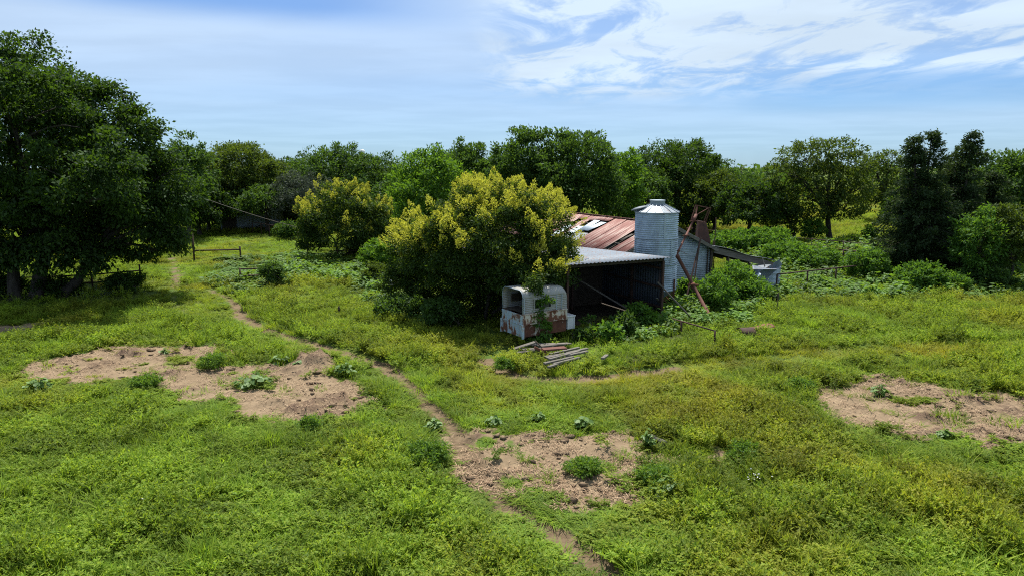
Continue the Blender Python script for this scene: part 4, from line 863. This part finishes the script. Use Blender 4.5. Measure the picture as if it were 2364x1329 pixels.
# the big dark trees at the left
LA = [lobe(*q, 37.) for q in ((35,192,95,85), (122,226,82,75), (200,272,82,75), (262,308,76,75), (306,310,42,52), (60,330,150,120), (190,390,140,105), (95,480,150,100), (-90,260,150,140), (290,420,80,85), (-70,420,130,110))]
LA += [lobe(30,330,170,130,40.), lobe(160,430,140,110,40.), lobe(40,300,140,120,33.5,.8), lobe(200,420,110,90,33.5,.8)]
tree('shade_tree', 'huge dark tree at the left edge whose crown rises highest in the picture', tuple(G(86, 688)[:2]), LA, 1, .20, .11, 1.8, 1.0, 'leaf_dark', .34, spread=.34, skip=.10, ragged=.20, group='dark shade trees at the left', fork=3.6, lean=(.3, 0))
LC = [lobe(*q, 38.) for q in ((372,410,58,62), (412,472,46,68), (335,500,76,70), (385,540,40,46), (280,530,70,52), (225,560,70,40), (362,582,28,30), (325,560,48,44))]
tree('shade_tree', 'dark shade tree with low drooping right branches over the cattle path', tuple(G(146, 686)[:2]), LC, 2, .20, .10, 1.9, .8, 'leaf_dark', .24, group='dark shade trees at the left', fork=2.6, droop=.8, lean=(.4, 0))
LD = [lobe(*q, 36.) for q in ((-50,520,110,90), (30,560,90,50), (120,575,90,42), (-120,600,90,50), (185,596,50,30), (70,520,110,60))]
tree('shade_tree', 'leftmost dark tree with a thick trunk and low leaves against the frame', tuple(G(35, 692)[:2]), LD, 3, .22, .12, 1.6, .7, 'leaf_dark', .30, group='dark shade trees at the left', fork=2.8, droop=.6)
# yellow flowering rain trees
LG = [lobe(*q, 30.6) for q in ((1085,508,78,66), (1190,497,86,66), (1256,530,60,56), (1012,545,52,52), (1140,560,120,85), (1250,590,72,68), (1035,600,78,62), (1205,630,70,44), (965,592,42,48), (1120,630,80,46))]
LG += [lobe(1130,560,104,80,32.4), lobe(1140,548,96,72,29.2,.8), lobe(1225,560,70,70,29.3,.8), lobe(1240,632,58,34,28.4), lobe(1238,650,32,14,27.0), lobe(1180,645,40,30,28.2), lobe(1285,636,34,28,28.8), lobe(1010,668,62,42,33), lobe(1090,680,66,44,32.6), lobe(1160,668,56,40,31.6), lobe(1060,570,70,80,29.3,.8)]
gt = 'yellow flowering trees'
tree('flowering_tree', 'big round tree full of yellow flower sprays beside the open shed', tuple(at(1120, 700, 31.5)[:2]), LG, 4, .15, .06, 1.9, .46, 'leaf_gold', .13, 'bark', group=gt, flowers=.95, fork=1.5, stems=3, ragged=.10)
LG2 = [lobe(*q, 33.5) for q in ((945,556,38,38), (985,590,42,44), (928,606,32,40), (960,630,46,36), (925,655,46,30), (960,672,48,30))]
tree('flowering_tree', 'small leafy lobe of a flowering tree left of the big yellow tree', tuple(at(945, 690, 33.5)[:2]), LG2, 5, .15, .06, 1.8, .48, 'leaf_gold', .09, 'bark', group=gt, flowers=.9, fork=1.2, ragged=.10)
LG3 = [lobe(*q, 52.) for q in ((785,474,58,40), (738,508,48,42), (832,505,50,42), (790,520,80,58), (870,510,30,30), (715,545,34,38), (850,550,44,44))]
tree('flowering_tree', 'yellow flowering tree standing alone in the left middle distance behind the corral', tuple(G(786, 600)[:2]), LG3, 6, .20, .09, 1.9, .62, 'leaf_gold', .14, 'bark', group=gt, flowers=.9, fork=1.3, ragged=.10, stems=2)
# trees along the back of the place
gb = 'trees along the back treeline'
BACK = [  # px, top, width, distance, crown bottom, material, ragged, label
 (418,322,125,66,1.6,'leaf_mid',.14,'pale topped tree just right of the big left trees'),
 (548,331,215,78,1.2,'leaf_olive',.13,'wide rounded olive tree above the far grey shed'),
 (470,375,130,74,.8,'leaf_olive',.14,'dusty olive tree left of the far grey shed'),
 (610,430,150,73,1.8,'leaf_mid',.14,'low spreading tree drooping over the roof of the far grey shed'),
 (690,352,120,88,1.0,'leaf_dark',.16,'narrow dark tree behind the pale grey shrubby tree'),
 (770,336,180,82,1.0,'leaf_mid',.16,'broad dark green tree behind the lone yellow flowering tree'),
 (872,356,135,84,.8,'leaf_mid',.14,'round topped tree between the lone yellow tree and the bright green tree'),
 (985,340,170,60,.6,'leaf_bright',.14,'bright fresh green tree rising behind the big yellow tree'),
 (1086,321,95,74,1.0,'leaf_mid',.26,'thin feathery topped tree right of the bright green tree'),
 (1040,345,110,86,1.0,'leaf_mid',.16,'dark green tree partly hidden by the bright green tree'),
 (1210,304,155,62,.8,'leaf_mid',.24,'upright tree directly behind the top of the big yellow tree'),
 (1150,345,110,72,.8,'leaf_mid',.18,'small mid green tree behind the left of the big yellow tree'),
 (1330,294,215,61,.6,'leaf_mid',.22,'tallest feathery tree behind the rusty barn roof'),
 (1428,360,110,66,.5,'leaf_bright',.18,'light green tree on the right flank of the feathery tree behind the barn'),
 (1568,316,215,76,1.0,'leaf_dark',.10,'dark dome shaped oak behind the grain bin'),
 (1655,402,120,70,.8,'leaf_olive',.16,'low dark tree with yellowish tips right of the dome shaped oak'),
 (1735,418,140,66,1.2,'leaf_dark',.16,'spreading dark tree behind the rail fence right of the barn'),
 (1700,395,120,120,.6,'leaf_mid',.16,'far hazy tree seen low on the skyline right of the oak'),
 (2330,348,170,50,.6,'leaf_mid',.18,'tall green tree at the right edge behind the cedars'),
 (2420,330,220,56,.5,'leaf_dark',.16,'dark tree reaching in from beyond the right edge'),
 (2200,400,170,54,.5,'leaf_dark',.16,'dark broad tree filling the gap between the two cedars'),
 (2115,430,110,60,.8,'leaf_dark',.16,'shaded tree at the left foot of the cedars'),
 (452,428,150,70,.2,'leaf_dark',.16,'low dark tree under the pale topped tree left of the far shed'),
 (735,428,150,78,.2,'leaf_dark',.16,'low shaded tree just left of the lone yellow flowering tree'),
 (900,420,110,70,.2,'leaf_mid',.16,'low tree filling the dip left of the bright green tree'),
 (1490,395,110,70,.2,'leaf_mid',.18,'narrow tree between the feathery tree and the dome shaped oak'),
 (1605,448,120,72,.3,'leaf_dark',.16,'low dark tree at the foot of the dome shaped oak'),
 (1790,452,90,74,.3,'leaf_dark',.16,'low dark tree just left of the small crooked tree'),
 (520,455,90,80,.2,'leaf_mid',.16,'low tree behind the left end of the far grey shed'),
 (640,372,130,92,.4,'leaf_mid',.16,'far tree filling the skyline left of the narrow dark tree'),
 (330,345,150,88,.8,'leaf_mid',.16,'tree far behind the low drooping shade tree'),
]
for i, (px_, top, w, Yd, zb, mt, rg, lab) in enumerate(BACK):
    bs, lb = dome(40+i, px_, top, w, Yd, zb, 10 if w > 140 else 8); big = Yd > 80
    tree('background_tree', lab, bs, lb, 60+i, .30 if not big else .36, .15, 1.55 if not big else 1.3, .75 if w < 150 else .9, mt, .20, group=gb, ragged=rg, cat='tree', droop=.2 if rg < .2 else -.15)
# open-crowned trees in the right pasture
gp_ = 'open crowned pasture trees'
LO = [lobe(*q, 65.) for q in ((1850,372,52,28), (1915,352,62,26), (1960,385,40,30), (1815,405,34,26), (1900,415,66,30), (1975,440,30,26), (1870,470,56,30), (1945,480,44,28), (1900,440,40,40))]
tree('pasture_tree', 'tall open crowned olive tree with bare limbs showing in the right pasture', tuple(G(1915, 557)[:2]), LO, 90, .30, .13, 1.0, .6, 'leaf_olive', .26, group=gp_, ragged=.2, fork=2.6, twigs=6, skip=.15)
LO = [lobe(*q, 66.) for q in ((1800,470,36,30), (1840,495,34,28), (1770,450,40,30), (1815,520,30,20))]
tree('pasture_tree', 'small crooked tree leaning left beside the tall open crowned tree', tuple(G(1832, 556)[:2]), LO, 91, .28, .13, .95, .55, 'leaf_olive', .18, group=gp_, ragged=.2, fork=1.8, twigs=5, skip=.15)
LO = [lobe(*q, 89.) for q in ((2010,385,36,24), (2055,378,38,24), (2035,420,52,30), (2080,440,32,28), (1995,445,30,26), (2030,460,40,24))]
tree('pasture_tree', 'far dark trunked tree standing alone on the yellow pasture left of the cedars', tuple(G(2040, 509)[:2]), LO, 92, .36, .17, 1.0, .7, 'leaf_olive', .40, group=gp_, ragged=.16, fork=3.2, twigs=5, skip=.1)
bs, lb = dome(7, 690, 392, 130, 71, 1.0, 8); tree('grey_tree', 'thin grey leaved shrubby tree behind the lone yellow flowering tree', bs, lb, 93, .26, .10, .75, .7, 'leaf_grey', .14, ragged=.25, twigs=6, skip=.15)
# cedars
def cedar(label, px, top, basepx, Yd, R0, seed, tops=1):
    r = np.random.default_rng(seed); zt = at(px, top, Yd)[2]; bx = at(px, top, Yd)[0]; o = empty('cedar_tree', (bx, Yd, 0), 0, label, 'tree', 'tall dark cedars'); b = MB(); Ps, Ds = [], []
    axes = [(0., 0., zt)]+([(-R0*.32, .2, zt-.25)] if tops > 1 else [])
    for ax_, ay_, zz in axes:
        b.tube([(ax_*.0, ay_*0, -.1), (ax_*.4, ay_*.4, zz*.45), (ax_, ay_, zz*.99)], [.20, .10, .02], 8)
        for i in range(135):
            t = r.uniform(.03, .985); h = zz*t; rad = (R0*(1-t)**.85*(.95 if t > .12 else .7)+.20)*r.uniform(.40, 1.2); a = r.uniform(0, 6.283); rise = r.uniform(-.25, .25)+.75*max(0, t-.55)
            p0 = np.array((ax_*t, ay_*t, h)); e = p0+np.array((math.cos(a)*rad, math.sin(a)*rad, rad*rise)); b.tube([p0, (p0+e)/2+np.array((0, 0, .06*rad)), e], [.045*(1-t)+.012, .02, .008], 4, caps=False, smooth=False)
            m = int((30+105*rad)*(1.15 if t < .6 else .9)); s_ = r.uniform(.18, 1.1, m); wd_ = (.06+.15*np.sin(np.clip(s_, 0, 1)*3.0))*(1.1-.4*t); Q = p0+(e-p0)*s_[:, None]+r.normal(0, 1, (m, 3))*wd_[:, None]*np.array((1, 1, .8))-np.array((0, 0, 1.))*(r.uniform(0, .22, m)*s_)[:, None]; d = rdir(r, m)*.55+(e-p0)/max(rad, .2)*.6-np.array((0, 0, .25)); Ps.append(Q); Ds.append(d)
    P = np.concatenate(Ps); D_ = np.concatenate(Ds); k = P[:, 2] > .15; P, D_ = P[k], D_[k]; n = len(P); ll = r.uniform(.10, .26, n)
    link_mesh('crown', mesh_np('crown', leaf_quads(P, D_, rdir(r, n)+np.array((0, 0, .4)), ll, ll*.42), quads(n), 4), M['leaf_cedar'], o); b.build('trunk', M['bark'], o)
cedar('dark double topped cedar, left of the pair on the right', 2152, 303, 640, 43., 3.0, 1, 2)
cedar('dark single pointed cedar, right one of the pair', 2244, 299, 640, 44., 2.9, 2)
cedar('lower dark cedar squeezed between the two tall cedars', 2198, 352, 640, 45.5, 2.8, 3)
cedar('low dark cedar skirt standing in front of the right edge tree', 2300, 395, 640, 45., 2.6, 4)
bs, lb = dome(21, 2268, 490, 100, 39.5, .5, 8); tree('young_tree', 'young bright green tree in front of the dark cedars', bs, lb, 95, .22, .08, 1.4, .42, 'leaf_bush', .09, group='young trees before the cedars', ragged=.2)
bs, lb = dome(22, 2355, 470, 110, 39., .8, 7); tree('young_tree', 'young yellowish green tree at the right edge in front of the cedars', bs, lb, 96, .22, .08, 1.4, .5, 'leaf_olive', .09, group='young trees before the cedars', ragged=.2)

# ------------------------------------------------------------------ bushes
def bush(label, px, top, by, w, seed, mat='leaf_bush', L_=.17, W_=.075, cover=1.9, Yd=None, name='bush', cl=.32, group='bushes in the weeds', rg=.14, cat='bush', tr=.035, twigs=2, bk='bark_pale'):
    Yd = Yd or G(px, by)[1]; c = at(px, top, Yd); rad = w/2*Yd*1.02/F
    return tree(name, label, (c[0], Yd), auto_lobes(random.Random(seed), c[0], Yd, .05, c[2], rad, 7, .52), 200+seed, L_, W_, cover, cl, mat, tr, bk, cat, group, droop=.15, ragged=rg, fork=.3 if tr > .02 else .1, twigs=twigs, stems=2, zmin=.04)
bush('bright leafy bush in front of the barn gable beside the auger tube', 1654, 640, 722, 76, 1, cover=1.5)
bush('large leafy bush against the right corner of the barn gable', 1692, 612, 694, 92, 2, Yd=36.2, cover=1.5)
bush('leafy bush between the grain bin and the slanting auger tube', 1594, 640, 706, 52, 3, Yd=34.3)
bush('bright green bush at the foot of the shed end wall', 1480, 698, 760, 52, 4)
bush('broad leaved bush at the front of the open shed floor', 1405, 752, 792, 56, 5, L_=.22, W_=.12)
bush('leafy bush half hiding the short round tank', 1735, 646, 700, 80, 6)
bush('rounded bright bush on the pipe fence left of the cedars', 2006, 572, 648, 92, 7)
bush('wide bush in front of the cedars nearest the open field', 2128, 612, 672, 92, 8)
bush('grey green bush behind the wide bush before the cedars', 2105, 566, 640, 80, 9, mat='leaf_mid')
bush('tall slim bush behind the rail fence below the open crowned tree', 1878, 506, 560, 44, 10, L_=.22, W_=.1)
bush('dark round bush at the trunk of the tall open crowned tree', 1925, 552, 575, 50, 11, mat='leaf_dark', L_=.2, W_=.1)
bush('second dark bush right of the tall open crowned tree', 1968, 545, 577, 44, 12, mat='leaf_dark', L_=.2, W_=.1)
bush('spindly bush in the weeds before the far lone tree', 2010, 520, 570, 30, 13, L_=.22, W_=.1)
bush('spreading light bush in the tall weeds behind the side shed', 1765, 528, 590, 130, 14, L_=.22, W_=.1)
bush('light green thicket behind the hopper and barn corner', 1700, 532, 590, 120, 15, L_=.22, W_=.1)
bush('light thicket left of the rounded bush on the pipe fence', 1880, 570, 625, 120, 16, L_=.2, W_=.09)
bush('low bush along the second rail of the right fence', 1815, 560, 615, 90, 17, L_=.2, W_=.09)
bush('dark small bush under the far fence left of the lone yellow tree', 660, 512, 556, 48, 18, mat='leaf_mid', L_=.22, W_=.1, cl=.4)
bush('leafy bush spilling over the corral panel beside the big yellow tree', 880, 555, 622, 90, 19, mat='leaf_bright', L_=.2, W_=.09, cl=.4)
bush('dark bush in the weeds beside the short pipe rail', 625, 604, 664, 44, 20, mat='leaf_mid')
bush('dark shaded bush under the left edge of the big yellow tree', 925, 685, 735, 110, 21, mat='leaf_mid')
bush('dark shaded undergrowth bush deep under the big yellow tree', 1020, 690, 760, 90, 22, mat='leaf_mid')
bush('tangle of dark brush on the pipe fence under the shade trees', 285, 630, 678, 80, 23, mat='leaf_dark')
bush('dark round brush between the trunks of the left shade trees', 120, 640, 684, 90, 24, mat='leaf_dark')
bush('dark brush beside the leftmost trunk', -5, 640, 684, 80, 25, mat='leaf_dark')
bush('reddish green brush at the corner of the weed bank near the big yellow tree', 870, 610, 660, 60, 26, mat='leaf_olive', L_=.14, W_=.06)
bush('dark leafy tuft at the weedy corner left of the board heap', 1160, 826, 858, 34, 27, mat='weed_bush', L_=.09, W_=.035, cl=.16, tr=.012, twigs=0, bk='weed_bush')
bush('dark green bush crowding the middle of the open shed front', 1440, 722, 778, 50, 31, mat='leaf_mid')
bush('low green bush beside the trailer locker at the shed front', 1352, 756, 790, 36, 32, mat='leaf_mid', cl=.22)
bush('low bush left of the cedar skirt by the field edge', 2290, 610, 668, 90, 28, mat='leaf_mid')
bush('small weedy bush at the right field edge below the cedars', 2200, 628, 672, 60, 29)
# climbing bush in front of the camper
c = G(1243, 794); LB2 = [lobe(1243,706,9,22,c[1]), lobe(1238,734,15,26,c[1]), lobe(1250,755,18,22,c[1]), lobe(1238,774,22,16,c[1]), lobe(1262,696,10,8,c[1]), lobe(1222,704,8,7,c[1]), lobe(1243,682,8,14,c[1])]
tree('bush', 'slim dark leafy bush growing up in front of the camper window', tuple(c[:2]), LB2, 301, .13, .055, 2.2, .15, 'leaf_bush', .03, 'bark_pale', 'bush', fork=.4, ragged=.2, zmin=.05)
c = G(1360, 775); tree('sapling', 'thin pale stemmed sapling in the dark shed opening', tuple(c[:2]), [lobe(1360,737,12,8,c[1]), lobe(1348,740,8,5,c[1]), lobe(1366,727,6,6,c[1])], 302, .12, .06, .8, .15, 'leaf_bush', .012, 'bark_pale', 'sapling', fork=.7, zmin=.05, twigs=1)
# plants on and beside the bare patches
gq = 'broad leaved plants around the bare patches'
def squash(label, px, py, wpx, hpx, seed, L_=.2, group=gq):
    c = G(px, py); k = c[1]*1.03/F; w = wpx*k/2; h = hpx*k; r = np.random.default_rng(seed); n = int(26+40*w); o = empty('leafy_plant', c, 0, label, 'plant', group)
    Vs, Fs, st = [], [], MB()
    for i in range(n):
        a = r.uniform(0, 6.283); q = w*math.sqrt(r.uniform()); z = h*(1-.55*(q/w)**2)*r.uniform(.35, 1.); p = np.array((math.cos(a)*q, math.sin(a)*q*.8, z+.04)); st.tube([(p[0]*.35, p[1]*.35, 0), p*np.array((.8, .8, .7)), p], [.009, .007, .005], 4)
        b_ = a+r.normal(0, .6); d = np.array((math.cos(b_), math.sin(b_), r.uniform(-.45, .05))); d /= np.linalg.norm(d); nn = np.array((0, 0, 1.))+r.normal(0, .3, 3); S = np.cross(d, nn); S /= np.linalg.norm(S); u = np.cross(S, d); l = L_*r.uniform(.6, 1.2); wd = l*.46
        p = p-d*l*.4; ring = [p, p-d*l*.06+S*wd*.6+u*l*.05, p+d*l*.3+S*wd+u*l*.08, p+d*l*.72+S*wd*.62, p+d*l-u*l*.12, p+d*l*.72-S*wd*.62, p+d*l*.3-S*wd+u*l*.08, p-d*l*.06-S*wd*.6+u*l*.05]
        k0 = i*8; Vs += ring; Fs += [(k0, k0+1, k0+2, k0+3), (k0, k0+3, k0+4, k0+5), (k0, k0+5, k0+6, k0+7)]
    link_mesh('leaves', mesh_np('leaves', np.array(Vs), np.array(Fs), 4), M['leaf_squash'], o); st.build('stems', M['leaf_bush'], o)
squash('sprawling broad leaved plant in the middle of the left bare patch', 584, 893, 92, 34, 1)
squash('pale leaved plant at the right tip of the left bare patch', 800, 866, 50, 32, 2, .17)
squash('small broad leaved plant below the earth mound of the left patch', 690, 850, 28, 18, 3, .15)
squash('broad leaved plant on the upper rim of the left patch', 648, 842, 50, 24, 4, .16)
squash('broad leaved plant left of the left patch near the frame', 92, 905, 60, 34, 5, .2)
squash('tiny pale plant on the top of the left bare patch', 380, 818, 24, 14, 6, .12)
squash('tall leafy plant at the lower right edge of the middle bare patch', 1546, 1152, 78, 62, 7, .17)
squash('pale plant on the upper edge of the middle bare patch, middle of three', 1346, 990, 42, 32, 8, .15)
squash('paler plant left of the upper edge plants over the middle patch', 1242, 975, 32, 24, 9, .13)
squash('leafy plant in the grass right of the trodden path above the middle patch', 1138, 982, 36, 22, 10, .13)
squash('upright plant beside the short pale log', 1494, 1034, 36, 46, 11, .13)
squash('leafy plant at the left side of the path above the middle patch', 1000, 992, 40, 26, 12, .14)
squash('rounded broad leaved plant alone on the right bare patch', 2030, 914, 40, 30, 13, .17)
squash('small pale plant at the top right of the right bare patch', 2252, 905, 22, 14, 14, .12)
squash('pale plant on the lower edge of the right bare patch', 2182, 1010, 32, 18, 15, .14)
squash('pale leaved weed far left of the lower weeds', 205, 925, 24, 14, 16, .13)
for k, (lab, px, py, w, h) in enumerate([('round green weed bush on the top of the left bare patch', 490, 852, 64, 42), ('mound of green weed at the near rim of the left patch', 335, 893, 72, 30), ('green weed mound in the middle of the middle bare patch', 1352, 1100, 84, 48), ('dark weed bush at the lower left of the right bare patch', 1850, 905, 60, 40), ('dark green weed bush below the left patch', 715, 995, 44, 40), ('dark weed bush beside the path left of the middle patch', 985, 1075, 110, 60), ('dark weed bush right of the middle bare patch', 1720, 1060, 80, 44), ('dense weed bush over the lower right rim of the middle patch', 1510, 1120, 84, 50)]):
    bush(lab, px, py-h*.8, py, w*.85, 60+k, 'weed_bush', .085, .032, 1.5, name='weed_bush', cl=.16, group='weed bushes on the bare patches', tr=.012, twigs=0, bk='weed_bush')
c = G(1744, 1098, .35); r = np.random.default_rng(9); n = 22; P = r.normal(0, 1, (n, 3))*np.array((.16, .1, .05)); o = link_mesh('white_wildflowers', mesh_np('white_wildflowers', leaf_quads(P, rdir(r, n), rdir(r, n)*.4+np.array((0, 0, 1)), .035, .028), quads(n), 4), M['white']); o.location = c; tag(o, 'cluster of tiny white wildflowers in the weeds right of the middle patch', 'flowers')
# far woods
def woods():
    r = np.random.default_rng(77); Vs = []
    for X_ in np.arange(-330, 340, 11.):
        for k in range(2):
            Yd = r.uniform(150, 240)+k*80; rad = r.uniform(6, 9); h = r.uniform(5.5, 8.0); x_ = X_*(1+k*.4)+r.uniform(-4, 4); n = 420; d = rdir(r, n); d[:, 2] = np.abs(d[:, 2]); P = d*np.array((rad, rad, h))*r.uniform(.8, 1.08, (n, 1))+np.array((x_, Yd, 0.2)); ll = r.uniform(.8, 1.8, n); Vs.append(leaf_quads(P, d*.5+rdir(r, n), d+rdir(r, n)*.7, ll, ll*.6))
    V = np.concatenate(Vs); tag(link_mesh('far_woods', mesh_np('far_woods', V, quads(len(V)//4), 4), M['leaf_mid']), 'distant band of green woods along the horizon', 'woods', kind='stuff')
woods()
